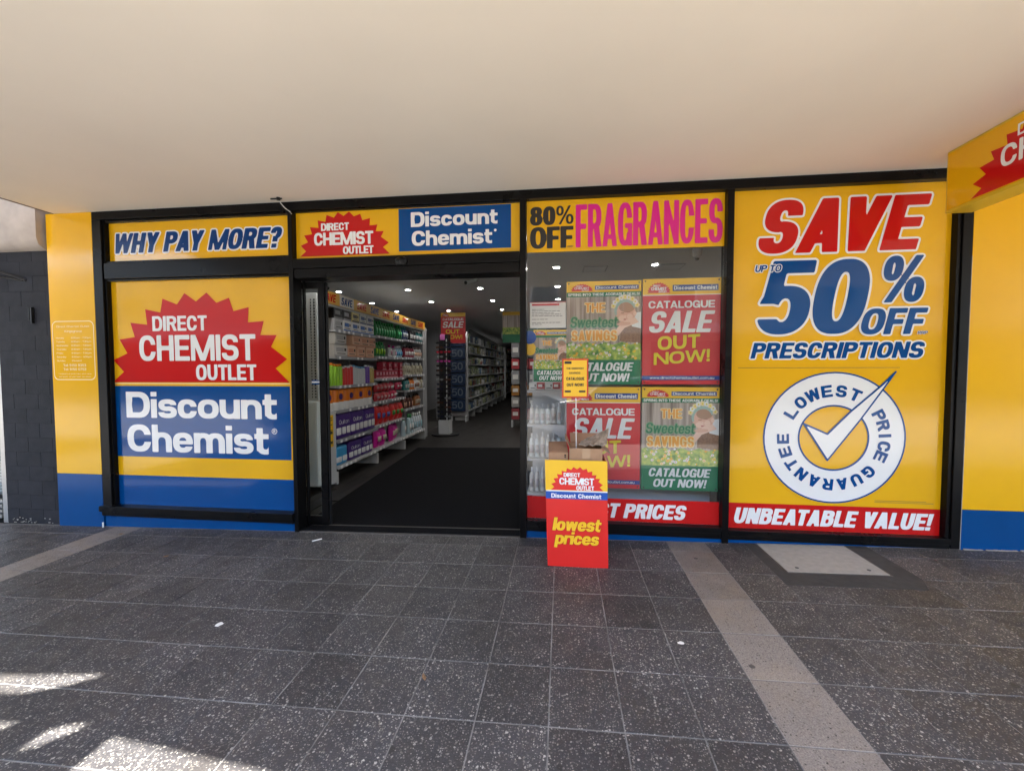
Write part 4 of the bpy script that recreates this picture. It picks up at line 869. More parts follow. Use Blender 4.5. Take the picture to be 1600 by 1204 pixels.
# ================================================================== hanging light-box sign, right
hs = empty('hanging_sign', (2.63, -1.2, 2.43), 'yellow light-box sign with red starburst hung under the awning at the right edge', 'sign')
HX = 2.556; bx = MB(); bx.box(HX, -2.3, 2.428, HX + .16, -.235, 2.829); build('casing', bx, mat('casing_yellow', (.62, .42, .02), .35), hs, bevel=.006)
build('face_panel', MB().box(HX - .004, -2.28, 2.445, HX + .01, -.25, 2.812), M['vyel'], hs)
PH = lambda u, v, l_: (HX - .004 - l_, -u, v)      # reads left to right as one walks out from the wall
star(.42, 1.40, 2.452, 2.80, PH, hs, M['vred'], .002)
for sx, a, b, c, d in (('DIRECT', .685, .97, 2.70, 2.765), ('CHEMIST', .597, 1.23, 2.56, 2.68), ('OUTLET', .9, 1.23, 2.47, 2.54)):
    text(sx, a, b, c, d, PH, M['vwht'], hs, stem=.18, horiz=.16, gap=.08, res=26, lift=.004)
rect2d('blue_field', 1.45, 2.46, 2.25, 2.80, PH, M['vblu'], hs)
text('Discount', 1.5, 2.2, 2.65, 2.77, PH, M['vwht'], hs, stem=.26, horiz=.19, gap=.05, res=20, lift=.004); text('Chemist', 1.5, 2.15, 2.49, 2.61, PH, M['vwht'], hs, stem=.26, horiz=.19, gap=.05, res=20, lift=.004)

# small fittings
dt = MB(); dt.add([(-3.15, .150, gz(-3.15) + .0075), (-.34, .150, gz(-.34) + .0075), (-.34, .172, gz(-.34) + .0075), (-3.15, .172, gz(-3.15) + .0075), (-3.15, .150, gz(-3.15) - .01), (-.34, .150, gz(-.34) - .01), (-.34, .172, gz(-.34) - .01), (-3.15, .172, gz(-3.15) - .01)], [(0, 1, 2, 3), (4, 7, 6, 5), (0, 4, 5, 1), (1, 5, 6, 2), (2, 6, 7, 3), (3, 7, 4, 0)])
tag(build('door_track', dt, M['iron'], loc=(-1.3, .16, 0)), 'narrow dark metal floor track of the sliding door across the doorway', 'door track')
ds = empty('door_sensor', (-1.33, -.02, 2.28), 'round black motion sensor on the header above the doorway', 'sensor')
build('housing', MB().lathe((-1.33, -.006, 2.288), [(.005, -.035), (.04, -.03), (.055, -.005), (.055, .02), (.03, .035)], 18, 1, .6), M['frame'], ds, smooth=True)
build('lens', MB().lathe((-1.34, -.036, 2.28), [(.002, -.016), (.014, -.012), (.018, 0), (.014, .012), (.002, .016)], 12, 1, .5), M['glass'], ds, smooth=True)
cb = empty('loose_cable', (-2.33, -.03, 2.8), 'frayed white cable and black anchor where the awning meets the frame left of the door', 'cable')
q = MB(); q.tube([(-2.385, -.05, 2.829), (-2.37, -.045, 2.80), (-2.345, -.03, 2.765), (-2.312, -.012, 2.74), (-2.300, -.008, 2.722)], .004, 6); build('cable', q, M['paper'], cb)
q = MB(); q.tube([(-2.43, -.09, 2.822), (-2.33, -.09, 2.820)], .007, 6); q.cyl((-2.36, -.09, 2.81), .016, .02, 10); build('anchor', q, M['dark'], cb)

# sliding door leaf parked behind the left window
dl = empty('sliding_door', (-2.4, .22, 0), 'open black framed glass sliding door leaf at the left of the doorway', 'door')
def dbox(n, *c, m=None): return build(n, MB().box(*c), m or M['frame'], dl, bevel=.003)
dbox('stile', -2.175, .15, -.035, -2.112, .20, 2.175); dbox('stile', -3.15, .155, -.035, -3.09, .195, 2.175); dbox('top_rail', -3.088, .155, 2.12, -2.177, .195, 2.175); dbox('bottom_rail', -3.088, .155, -.035, -2.177, .195, .045)
dbox('edge_seal', -2.110, .165, -.03, -2.096, .187, 2.17, m=M['dark'])
build('glass', MB().box(-3.088, .172, .047, -2.177, .178, 2.118), M['dglass'], dl)
build('safety_marking', MB().box(-2.26, .1695, 1.285, -2.178, .1715, 1.295).box(-2.26, .1695, 1.255, -2.178, .1715, 1.268), M['vblu'], dl)
build('safety_marking', MB().box(-2.26, .1695, 1.270, -2.178, .1715, 1.283), M['vwht'], dl)
for k, x in enumerate((-2.34,)):
    gt = empty('security_gate', (-2.87, 1.17, 0), 'tall pale anti-theft gate standing behind the sliding door glass', 'security gate')
    build('lower_panel', MB().box(-2.945, 1.12, .02, -2.80, 1.22, 1.02), mat('gate_grey', (.66, .70, .70), .45), gt, bevel=.02)
    up2 = MB().box(-2.945, 1.15, 1.025, -2.80, 1.20, 2.27); build('slotted_upright', up2, M['shelf'], gt, bevel=.004)
    sl2 = MB()
    for j in range(34): sl2.box(-2.835, 1.147, 1.06 + j * .034, -2.82, 1.1495, 1.078 + j * .034).box(-2.875, 1.147, 1.06 + j * .034, -2.865, 1.1495, 1.078 + j * .034)
    build('slots', sl2, M['dark'], gt)

# ================================================================== dump bin in front of the window
db = empty('dump_bin', (.11, -.32, .0), 'red and yellow cardboard dump bin reading lowest prices on the paving before the window', 'display bin')
yb = -.49; g0 = gz(.1)
fx = lambda z: (-.093 - .021 * (z - g0) / .755, .328 + .010 * 0 - .012 * (z - g0) / .755 + .0)
def bin_face(name, z0, z1, m):
    (a0, b0), (a1, b1) = fx(z0), fx(z1); a1 -= 0; t = .006
    mb = MB(); mb.add([(a0, yb, z0), (b0, yb, z0), (b0, yb + t, z0), (a0, yb + t, z0), (a1, yb, z1), (b1, yb, z1), (b1, yb + t, z1), (a1, yb + t, z1)], [(0, 3, 2, 1), (4, 5, 6, 7), (0, 1, 5, 4), (1, 2, 6, 5), (2, 3, 7, 6), (3, 0, 4, 7)]); return build(name, mb, m, db)
bin_face('red_front', g0 + .001, .484, M['corflute_r']); bin_face('blue_front', .4845, .536, M['corflute_b']); bin_face('white_front', .5365, .545, M['bwhite']); bin_face('yellow_front', .5455, .757, M['corflute_y'])
yb2 = -.17
for nm, c in (('side', (-.090, yb + .007, g0 - .002, -.084, yb2, .745)), ('side', (.308, yb + .007, g0 + .004, .314, yb2, .745)), ('back', (-.083, yb2 - .006, g0, .307, yb2, .744)), ('tray', (-.083, yb + .008, .56, .307, yb2 - .008, .568))):
    build(nm, MB().box(*c), M['corflute_r'], db)
P = lambda u, v, l_: (u, yb - l_, v)
logo(-.072, .291, .548, .712, P, db, M['corflute_r'], M['bwhite'], 20, .002)
text('Discount Chemist', -.069, .277, .493, .523, P, M['bwhite'], db, stem=.26, horiz=.2, gap=.07, res=22, lift=.002)
text('lowest', -.060, .283, .262, .352, P, M['corflute_y'], db, stem=.24, horiz=.18, shear=.16, gap=.04, res=28, lift=.002, fat=.015, grow=.03, mgrow=mat('deep_red', (.42, .01, .01), .4))
text('prices', -.044, .270, .165, .252, P, M['corflute_y'], db, stem=.24, horiz=.18, shear=.16, gap=.04, res=28, lift=.002, fat=.015, grow=.03, mgrow=MATS['deep_red'])
# cartons standing in the bin
def carton(name, x0, x1, y0, y1, z0, z1, rot, label, flaps):
    c = empty(name, ((x0 + x1) / 2, (y0 + y1) / 2, z0), label, 'carton'); t = .004; X0, X1, Y0, Y1 = x0, x1, y0, y1
    mb = MB(); mb.box(X0, Y0, z0, X1, Y0 + t, z1).box(X0, Y1 - t, z0, X1, Y1, z1).box(X0, Y0 + t, z0, X0 + t, Y1 - t, z1).box(X1 - t, Y0 + t, z0, X1, Y1 - t, z1).box(X0 + t, Y0 + t, z0, X1 - t, Y1 - t, z0 + t)
    build('walls', mb, M['card'], c)
    for (a, b, cc, d) in flaps:
        f = MB(); A, B_, C_, D_ = [Vector(p) for p in (a, b, cc, d)]; nrm = (B_ - A).cross(D_ - A).normalized() * .0035
        f.add([A, B_, C_, D_, A + nrm, B_ + nrm, C_ + nrm, D_ + nrm], [(0, 1, 2, 3), (7, 6, 5, 4), (0, 4, 5, 1), (1, 5, 6, 2), (2, 6, 7, 3), (3, 7, 4, 0)]); build('flap', f, M['cardin'], c)
    c.rotation_euler.z = rot; return c
c1 = carton('carton', -.092, .045, -.44, -.24, .575, .80, .04, 'small brown cardboard carton with closed top at the left of the dump bin',
            [((-.092, -.44, .8005), (.045, -.44, .8005), (.040, -.25, .845), (-.090, -.25, .842)), ((-.092, -.24, .801), (.045, -.24, .801), (.045, -.20, .835), (-.092, -.20, .832))])
P = lambda u, v, l_: (u, -.44 - l_, v); rect2d('ink_stamp', .018, .765, .030, .772, P, M['dark'], c1, .001); rect2d('ink_stamp', .018, .776, .030, .787, P, M['dark'], c1, .001)
c2 = carton('carton', .060, .290, -.45, -.22, .575, .835, -.03, 'larger open brown cardboard carton with raised flap at the right of the dump bin',
            [((.060, -.22, .836), (.060, -.40, .836), (.030, -.40, .905), (.030, -.22, .905)), ((.065, -.22, .836), (.285, -.22, .836), (.29, -.16, .90), (.06, -.16, .90)), ((.290, -.44, .836), (.290, -.23, .836), (.345, -.24, .80), (.345, -.43, .80))])
P = lambda u, v, l_: (u, -.45 - l_, v); rect2d('tape', .150, .76, .205, .834, P, M['tape'], c2, .001)
cr = MB(); R_ = random.Random(3); nx_, ny_ = 9, 6; vv = []
for j in range(ny_):
    for i in range(nx_): vv.append((.15 + .20 * i / (nx_ - 1) - .03 * (1 - j / 5), -.40 + .15 * j / 5 + R_.uniform(-.012, .012), .845 + .10 * i / (nx_ - 1) * (j / 5) + R_.uniform(-.008, .014)))
cr.add(vv, [(j * nx_ + i, j * nx_ + i + 1, (j + 1) * nx_ + i + 1, (j + 1) * nx_ + i) for j in range(ny_ - 1) for i in range(nx_ - 1)])
o = tag(build('catalogue', cr, mat('catalogue_print', (.30, .24, .19), .4, noise=.55, scale=45), loc=(.25, -.33, .85)), 'crumpled printed catalogue sticking out of the larger open carton', 'catalogue')
o.modifiers.new('thickness', 'SOLIDIFY').thickness = .003
# price ticket on its wire
ts = empty('ticket_stand', (.1, -.33, .75), 'yellow and red ticket on a thin white wire rising out of the dump bin', 'ticket sign')
q = MB(); q.tube([(.112, -.33, .60), (.108, -.33, .9), (.105, -.34, 1.19)], .0035, 8); build('wire', q, M['bwhite'], ts)
build('red_card', MB().box(.004, -.352, 1.183, .192, -.347, 1.467), mat('ticket_red', (.55, .05, .01), .5), ts); P = lambda u, v, l_: (u, -.352 - l_, v)
rect2d('yellow_face', .016, 1.195, .181, 1.455, P, M['corflute_y'], ts, .001); rect2d('black_plate', .022, 1.43, .072, 1.448, P, M['vblk'], ts, .003)
for z in (1.232,): rect2d('bar', .024, z - .008, .068, z + .006, P, M['vblk'], ts, .003); rect2d('bar', .126, z - .008, .172, z + .006, P, M['vblk'], ts, .003)
for sx, a, b, c, d in (('THE SWEETEST', .035, .160, 1.390, 1.404), ('SAVINGS', .055, .135, 1.357, 1.371), ('CATALOGUE', .035, .165, 1.312, 1.334), ('OUT NOW!', .038, .160, 1.268, 1.290), ('2021', .08, .115, 1.225, 1.236)):
    if sx != '2021': text(sx, a, b, c, d, P, M['vblk'], ts, stem=.2, horiz=.18, gap=.09, res=12, lift=.003)

# ================================================================== INTERIOR
def lamp_proto(x, y):
    l = empty('downlight', (x, y, 2.76), '', 'downlight', 'lit downlights in the shop ceiling'); q = MB(); n = 20
    for rr, z in ((.056, 2.7595), (.054, 2.752), (.041, 2.752), (.038, 2.757)): 
        for k in range(n): a = 2 * math.pi * k / n; q.v.append((x + rr * math.cos(a), y + rr * math.sin(a), z))
    for t in range(3):
        for k in range(n): q.f.append((t * n + k, t * n + (k + 1) % n, (t + 1) * n + (k + 1) % n, (t + 1) * n + k)); q.mi.append(0)
    build('trim_ring', q, M['shelf'], l); q = MB(); q.cyl((x, y, 2.7545), .0375, .0015, n); build('diffuser', q, M['lamp'], l); return l
LPOS = [(x, y) for x in (-3.92, -2.65, -1.38, -.07, 1.22, 2.5) for y in (2.36, 3.69, 5.01, 6.33)] + [(-2.66, 1.04), (-1.38, 1.04), (-.07, 1.04)] + [(-1.40, 7.7), (-2.66, 7.7), (-.07, 7.7), (-1.64, 10.4), (-3.44, 12.2), (-3.52, 13.8), (-3.54, 14.9), (-3.56, 16.1), (-3.6, 17.6), (-3.64, 18.9), (-.3, 12.5), (-1.64, 14.5)]
LPOS = [p for p in LPOS if p not in ((-1.38, 2.36), (-3.92, 2.36), (-2.65, 2.36))]
l0 = lamp_proto(*LPOS[0]); rows = {}
for k, (x, y) in enumerate(LPOS):
    lab = 'round lit downlight in the shop ceiling, ' + ('seen through the display window' if x > -.2 and y < 8 else ('above the left shelving' if x < -3.5 and y < 8 else ('over the far aisle' if y > 9 else 'over the entrance aisle')))
    l = l0 if k == 0 else copy_tree(l0, loc=(x, y, 2.76)); l['label'] = lab; l['group'] = 'lit downlights ' + lab.split('ceiling, ')[1]
    if y < 9 or k % 3 == 0:
        ld = bpy.data.lights.new('downlight_beam', 'SPOT'); ld.energy = 1.15; ld.spot_size = math.radians(125); ld.spot_blend = .8; ld.shadow_soft_size = .05; ld.color = (1, .96, .90)
        lo = bpy.data.objects.new('downlight_beam', ld); COL.objects.link(lo); lo.parent = l; lo.location = (0, 0, -.02)
# camera dome and vents on the ceiling
cc = empty('security_camera', (-1.35, 2.9, 2.7), 'white security camera on the shop ceiling above the doorway', 'security camera')
q = MB(); q.tube([(-1.30, 2.86, 2.71), (-1.40, 2.72, 2.66)], .035, 14); build('body', q, M['shelf'], cc, smooth=True); q = MB(); q.tube([(-1.395, 2.727, 2.662), (-1.41, 2.71, 2.655)], .026, 12); build('lens', q, M['dark'], cc); build('bracket', MB().cyl((-1.29, 2.88, 2.70), .03, .06, 12), M['shelf'], cc)
cc = empty('security_camera', (1.62, 1.6, 2.7), 'white dome security camera on the ceiling behind the display window', 'security camera')
build('body', MB().lathe((1.55, 1.7, 2.66), [(.02, 0), (.045, .02), (.05, .06), (.055, .1)], 14), M['shelf'], cc, smooth=True); build('lens', MB().lathe((1.55, 1.7, 2.635), [(.004, 0), (.02, .006), (.026, .024)], 12), M['dark'], cc)
for (x, y, lab) in ((.45, 2.5, 'grey ceiling vent behind the display window, left of the two'), (1.45, 2.5, 'grey ceiling vent behind the display window, right of the two')):
    v_ = empty('ceiling_vent', (x, y, 2.75), lab, 'vent'); build('frame', MB().box(x - .16, y - .16, 2.748, x + .16, y + .16, 2.7595), M['rail'], v_)
    for k in range(6): build('slat', MB().box(x - .14, y - .135 + k * .05, 2.742, x + .14, y - .11 + k * .05, 2.7475), M['shelf'], v_)

# ---- goods
def goods_mesh(kind, w_, d_, h_, m, m2=None, m3=None):
    """front faces +X, origin at front-centre of the base"""
    q = MB(); ms = [m, m2 or M['shelf'], m3 or M['dark']]
    if kind == 'box': q.box(-d_, -w_ / 2, 0, 0, w_ / 2, h_); q.cur = 1; q.box(-.001, -w_ * .36, h_ * .42, .0012, w_ * .20, h_ * .78); q.box(-.001, -w_ * .5, 0, .0008, w_ * .5, h_ * .16); q.cur = 2; q.box(-.001, -w_ * .30, h_ * .24, .0012, w_ * .34, h_ * .30); q.box(-.001, w_ * .26, h_ * .5, .0012, w_ * .40, h_ * .74)
    elif kind == 'bottle':
        q.lathe((-d_ / 2, 0, 0), [(w_ * .42, 0), (w_ * .46, h_ * .03), (w_ * .46, h_ * .62), (w_ * .36, h_ * .76), (w_ * .18, h_ * .82)], 12, d_ / w_, 1)
        q.cur = 1; q.lathe((-d_ / 2, 0, h_ * .815), [(w_ * .2, 0), (w_ * .2, h_ * .185)], 10, d_ / w_, 1); q.cur = 2; q.box(-d_ * .06, -w_ * .3, h_ * .18, -d_ * .005 + .0, w_ * .3, h_ * .52)
    elif kind == 'can':
        q.lathe((-w_ / 2, 0, 0), [(w_ * .46, 0), (w_ * .48, h_ * .02), (w_ * .48, h_ * .86), (w_ * .36, h_ * .9)], 14); q.cur = 1; q.lathe((-w_ / 2, 0, h_ * .88), [(w_ * .36, 0), (w_ * .36, h_ * .10), (w_ * .3, h_ * .12)], 12)
    elif kind == 'bag':
        n = 7; pts = []
        for j in range(n):
            for i in range(n):
                a_, b_ = i / (n - 1) * 2 - 1, j / (n - 1); puff = (1 - a_ ** 4) * math.sin(math.pi * min(max(b_, .04), .96)) ** .6
                pts.append((-d_ * .5 + d_ * .5 * puff, a_ * w_ / 2, b_ * h_))
        f = [(j * n + i, j * n + i + 1, (j + 1) * n + i + 1, (j + 1) * n + i) for j in range(n - 1) for i in range(n - 1)]; q.add(pts, f); q.add([(-d_ - p[0], p[1], p[2]) for p in pts], [tuple(reversed(x)) for x in f])
        q.cur = 1; q.box(-.014, -w_ * .28, h_ * .35, .002, w_ * .28, h_ * .62)
    me = bpy.data.meshes.new(kind); me.from_pydata(q.v, [], q.f); [me.materials.append(x) for x in ms]; me.polygons.foreach_set('material_index', q.mi)
    if kind != 'box':
        for p in me.polygons: p.use_smooth = True
    return me
GC = {}
def goods(kind, x, y, z, w_, d_, h_, c1_, c2_, name, label, group, c3=None, rz=0.0, cat=None):
    k = (kind, round(w_, 3), round(d_, 3), round(h_, 3), c1_, c2_, c3)
    if k not in GC: GC[k] = goods_mesh(kind, w_, d_, h_, col(*c1_), col(*c2_) if c2_ else None, col(*c3) if c3 else None)
    o = bpy.data.objects.new(name, GC[k]); COL.objects.link(o); o.location = (x, y, z); o.rotation_euler.z = rz + rnd.uniform(-.05, .05)
    if kind != 'box': o.scale = (1, rnd.uniform(.93, 1.0), rnd.uniform(.90, 1.03))
    return tag(o, label, cat or name.replace('_', ' '), group)
DG = (.01, .16, .04); GRN = (.02, .22, .05); LIM = (.25, .5, .02); RD = (.55, .02, .02); WH = (.7, .7, .7); SIL = (.5, .52, .54); PUR = (.05, .015, .17); ORG = (.75, .2, .01)
BL = (.03, .12, .4); LBL = (.05, .32, .6); PCH = (.7, .42, .28); BK = (.015, .015, .018); MAG = (.55, .01, .28); CRM = (.6, .55, .42); BRN = (.28, .1, .03); GLD = (.5, .38, .12); TEAL = (.02, .2, .2); NV = (.012, .04, .14)
gx = -2.79; gbz = gz(gx)
gd = empty('gondola_shelving', (gx, 3.2, gbz), 'long white shop shelving unit with SAVE strip along its top, left inside the doorway', 'shelving')
for y in (1.53, 2.70, 3.83, 4.94):
    build('leg', MB().box(gx - .42, y - .02, gbz, gx, y + .02, gbz + .155), M['shelf'], gd, bevel=.003)
    build('upright', MB().box(gx - .46, y - .02, gbz + .157, gx - .42, y + .02, 2.32), M['shelf'], gd)
build('back_panel', MB().box(gx - .475, 1.52, gbz + .1, gx - .462, 4.96, 2.3), M['shelf'], gd)
build('end_panel', MB().box(gx - .40, 1.27, gbz + .03, gx - .0, 1.505, .87), M['shelf'], gd, bevel=.004)
LV1 = [.16, .49, .865, 1.18, 1.55, 1.885]
LV2 = [.17, .52, .89, 1.24, 1.585, 1.90]
LV3 = [.17, .66, 1.0, 1.28, 1.60, 1.92]
for (ya, yb_, lv, dep) in ((1.535, 2.70, LV1, .40), (2.70, 3.83, LV2, .30), (3.83, 4.94, LV3, .30)):
    for z in lv:
        build('shelf', MB().box(gx - .42, ya + .003, z - .025, gx - .004, yb_ - .003, z), M['shelf'], gd)
        build('price_rail', MB().box(gx - .002, ya + .003, z - .032, gx + .006, yb_ - .003, z + .004), M['rail'] if z > .3 else M['shelf'], gd)
    tk = MB()
    for z in lv:
        for k in range(9):
            if rnd.random() < .6: y = ya + .06 + k * .12; tk.box(gx + .007, y, z - .034, gx + .009, y + .05, z + .002)
    build('price_ticket', tk, M['bwhite'], gd)['kind'] = 'stuff'
build('header_board', MB().box(gx - .012, 1.24, 2.185, gx - .002, 5.0, 2.335), mat('header_yellow', (.62, .34, .015), .4), gd)
build('canopy', MB().box(gx - .45, 1.24, 2.16, gx - .014, 5.0, 2.18), M['shelf'], gd)
PG = lambda u, v, l_: (gx - .002 + l_, u, v)
for k in range(9):
    y = 1.27 + k * .415
    if k == 1: rect2d('white_patch', y - .03, 2.188, y + .335, 2.332, PG, mat('header_white', (.6, .58, .52), .4), gd, .001)
    text('SAVE', y, y + .30, 2.212, 2.308, PG, M['vred'] if k % 2 == 0 else M['vnavy'], gd, stem=.24, horiz=.18, shear=.2, gap=.04, res=16, lift=.003)
# yellow ticket on the end panel
tk = empty('shelf_ticket', (gx, 1.4, .5), 'yellow printed ticket on the white end panel of the left shelving', 'ticket'); build('card', MB().box(gx + .001, 1.30, .44, gx + .003, 1.44, .83), M['corflute_y'], tk)
PT = lambda u, v, l_: (gx + .003 + l_, u, v)
for z, h in ((.79, .012), (.765, .012), (.71, .012), (.64, .012), (.60, .04), (.48, .04)): rect2d('print_line', 1.32, z, 1.42, z + h * .8, PT, M['vblk'], tk, .001)
# bay one
def pack(name, y, z, w_, h_, label, group, mtop, mlow, word=None, rolls=3):
    p = empty(name, (gx - .02, y, z), label, name.replace('_', ' '), group); q = MB()
    q.box(gx - .33, y - w_ / 2, z + .002, gx - .02, y + w_ / 2, z + h_); build('wrapper', q, mtop, p, bevel=min(.03, w_ * .12), smooth=True, seg=3)
    for k in range(rolls):
        yc = y - w_ / 2 + w_ * (k + .5) / rolls; q = MB(); q.lathe((gx - .028, yc, z + h_ * .18), [(w_ / rolls * .43, 0), (w_ / rolls * .47, .01), (w_ / rolls * .47, h_ * .26), (w_ / rolls * .40, h_ * .28)], 12, .3, 1); build('roll_print', q, mlow, p, smooth=True)
    if word: text(word, y - w_ * .36, y + w_ * .36, z + h_ * .58, z + h_ * .75, lambda u, v, l_: (gx - .019 + l_, u, v), M['pwht'], p, stem=.14, horiz=.11, gap=.07, res=12, lift=.001)
    return p
mp, mo, mlb, mw = col(*PUR), col(.72, .19, .01), col(*LBL), col(.72, .72, .72)
pack('toilet_roll_pack', 1.68, .162, .27, .24, 'light blue toilet roll pack on the bottom shelf beside the white end panel', None, mlb, mw, None, 2)
for k in range(2): pack('toilet_roll_pack', 2.04 + k * .36, .162, .34, .25, ('nearer', 'farther')[k] + ' of the two purple toilet roll packs on the bottom shelf', 'purple toilet roll packs on the bottom shelf', mp, mw, 'Quilton')
for k in range(3): pack('toilet_roll_pack', 1.74 + k * .37, .492, .35, .33, ('nearest', 'middle', 'farthest')[k] + ' of the three purple toilet roll packs on the second shelf', 'purple toilet roll packs on the second shelf', mp, mw, 'Quilton')
for k in range(5):
    y = 1.40 + k * .27; p = empty('paper_towel_pack', (gx - .02, y, .868), 'orange and white paper towel pack, %s from the door on the third shelf' % ('first', 'second', 'third', 'fourth', 'fifth')[k], 'paper towel pack', 'orange paper towel packs on the third shelf')
    for s in (-1, 1):
        q = MB(); q.lathe((gx - .08, y + s * .062, .868), [(.055, 0), (.062, .01), (.062, .105)], 14); build('white_roll', q, mw, p, smooth=True)
        q = MB(); q.lathe((gx - .08, y + s * .062, .973), [(.0625, 0), (.0625, .15), (.05, .16)], 14); build('orange_wrap', q, mo, p, smooth=True)
    build('emblem', MB().prism([(a, b) for a, b in ell(y, 1.04, .035, .04, 14)], gx - .022, gx - .012, 'yz'), mp, p)
cans = [(LIM, ORG, 'tall green spray can')] * 6 + [(RD, WH, 'red spray can')] * 4 + [(SIL, (.1, .3, .5), 'silver spray can')] * 5 + [((.12, .05, .3), WH, 'purple spray can')] * 2 + [(GLD, WH, 'gold spray can')] * 2
for k, (a, b, nm) in enumerate(cans): goods('can', gx - .02, 1.36 + k * .071, 1.182, .064, .064, .285 if k < 6 else .265, a, b, 'spray_can', nm + ' in the row on the fourth shelf', nm.split()[-3] + ' spray cans on the fourth shelf', cat='spray can')
for k in range(2):
    for j in range(2):
        goods('box', gx - .02, 1.70 + .0 * k, 1.552 + j * .152, .30, .3, .148, (.55, .53, .50), (.35, .34, .34), 'tissue_box', 'white tissue box stacked on the fifth shelf, ' + ('upper' if j else 'lower') + ' one at its near end', None, cat='box') if k == 0 else \
        [goods('box', gx - .02, y, 1.552 + j * .152, .24, .3, .148, PCH, (.55, .25, .15), 'tissue_box', 'peach tissue box stacked on the fifth shelf', 'peach tissue boxes on the fifth shelf', cat='box') for y in ((2.12, 2.37, 2.59) if j else (1.98, 2.25, 2.52))]
for k in range(5):
    goods('box', gx - .02, 1.65 + k * .225, 1.887, .215, .3, .140, WH if k else (.4, .4, .42), BL if k else (.3, .3, .3), 'tissue_box', 'white and blue tissue box in the lower row on the top shelf', 'white and blue tissue boxes on the top shelf', cat='box')
    c_ = [BK, BK, (.6, .5, .2), (.5, .52, .5), (.5, .5, .52)][k]; goods('box', gx - .02, 1.65 + k * .225, 2.029, .205, .28, .13, c_, [(.2, .2, .2), (.3, .3, .35), BK, NV, NV][k], 'tissue_box', ['black', 'black', 'yellow', 'grey', 'grey'][k] + ' box in the upper row on the top shelf', ['black boxes', 'black boxes', None, 'grey boxes', 'grey boxes'][k] and ['black boxes', 'black boxes', None, 'grey boxes', 'grey boxes'][k] + ' on the top shelf', cat='box')
def row(kind, ya, yb2_, z, w_, h_, cols, name, desc, step=None, d_=.10, dz=0):
    y = ya; step = step or w_ * 1.04; k = 0
    while y < yb2_:
        if rnd.random() < .05: y += step; continue
        t = (y - ya) / max(yb2_ - ya, .01); c = cols[min(int(t * len(cols)), len(cols) - 1)]
        goods(kind, gx - .02 - (rnd.random() < .15) * .04, y, z + .002, w_, d_, h_, c[0], c[1], name, desc, desc, c[2] if len(c) > 2 else None); y += step; k += 1
row('bottle', 2.78, 3.80, LV2[5], .095, .25, [(DG, GRN, (.02, .3, .1))], 'bottle', 'dark green bottle in the middle bay on the top shelf')
row('bottle', 2.77, 3.22, LV2[4], .09, .24, [(DG, GRN, LIM)], 'bottle', 'green bottle in the middle bay on the fifth shelf')
row('bottle', 3.25, 3.80, LV2[4], .085, .21, [(WH, MAG, (.6, .3, .4)), ((.4, .6, .7), WH, LBL)], 'bottle', 'pink and white bottle in the middle bay on the fifth shelf')
for j in range(2): row('box', 2.78, 3.80, LV2[3] + j * .135, .115, .13, [((.42, .03, .06), (.6, .3, .35))], 'soap_carton', 'red carton stacked in the middle bay on the fourth shelf')
for j in range(2): row('bag', 2.79, 3.80, LV2[2] + j * .14, .13, .135, [((.40, .02, .03), (.5, .3, .3)), ((.5, .02, .08), WH)], 'refill_pouch', 'dark red pouch in the middle bay on the third shelf', d_=.09)
row('bag', 2.81, 3.35, LV2[1], .175, .30, [(RD, (.1, .12, .4))], 'refill_pouch', 'large red pouch in the middle bay on the second shelf', d_=.12)
row('bag', 3.40, 3.80, LV2[1], .175, .30, [(RD, (.05, .3, .05))], 'refill_pouch', 'red and green pouch in the middle bay on the second shelf', d_=.12)
row('bag', 2.82, 3.80, LV2[0], .19, .29, [(MAG, CRM)], 'refill_pouch', 'magenta pouch in the middle bay on the bottom shelf', d_=.14)
row('bottle', 3.90, 4.9, LV3[5], .085, .23, [(NV, TEAL, SIL), (BK, SIL, WH), (TEAL, WH, WH)], 'bottle', 'dark blue bottle in the far bay on the top shelf')
row('bottle', 3.90, 4.9, LV3[4], .08, .22, [((.3, .02, .05), BK, WH), (WH, (.3, .2, .2), PCH)], 'bottle', 'maroon or white bottle in the far bay on the fifth shelf')
row('bottle', 3.90, 4.9, LV3[3], .085, .22, [(CRM, WH, (.4, .35, .25))], 'bottle', 'cream bottle in the far bay on the fourth shelf')
row('bottle', 3.90, 4.9, LV3[2], .08, .22, [(TEAL, BK, WH), (ORG, BRN, WH), (WH, SIL, BRN), (CRM, BRN, WH)], 'bottle', 'mixed coloured bottle in the far bay on the third shelf')
row('bottle', 3.90, 4.9, LV3[1], .075, .24, [((.10, .03, .02), BK, PCH), (BRN, BK, CRM)], 'bottle', 'brown bottle in the far bay on the second shelf')
row('bottle', 3.92, 4.9, LV3[0], .12, .38, [((.45, .6, .65), (.1, .4, .15), WH), ((.6, .65, .7), WH, (.3, .5, .6))], 'bottle', 'large white bottle in the far bay on the bottom shelf')
wb = MB().box(gx - .4, 5.0, gbz, gx - .05, 5.25, 2.25); tag(build('stock_cabinet', wb, M['iwall'], loc=(gx, 5.1, 0), bevel=.006), 'narrow pale cabinet behind the far end of the left shelving', 'cabinet')
fan = empty('wall_bracket', (-3.4, 1.4, 2.5), 'thin black bracket under the shop ceiling above the left shelving', 'bracket'); q = MB(); q.tube([(-3.3, 1.6, 2.75), (-3.12, 1.5, 2.52), (-2.85, 1.5, 2.38)], .02, 8); build('arm', q, M['dark'], fan); q = MB(); q.tube([(-3.02, 1.5, 2.72), (-3.0, 1.5, 2.45)], .015, 8); build('strut', q, M['dark'], fan)

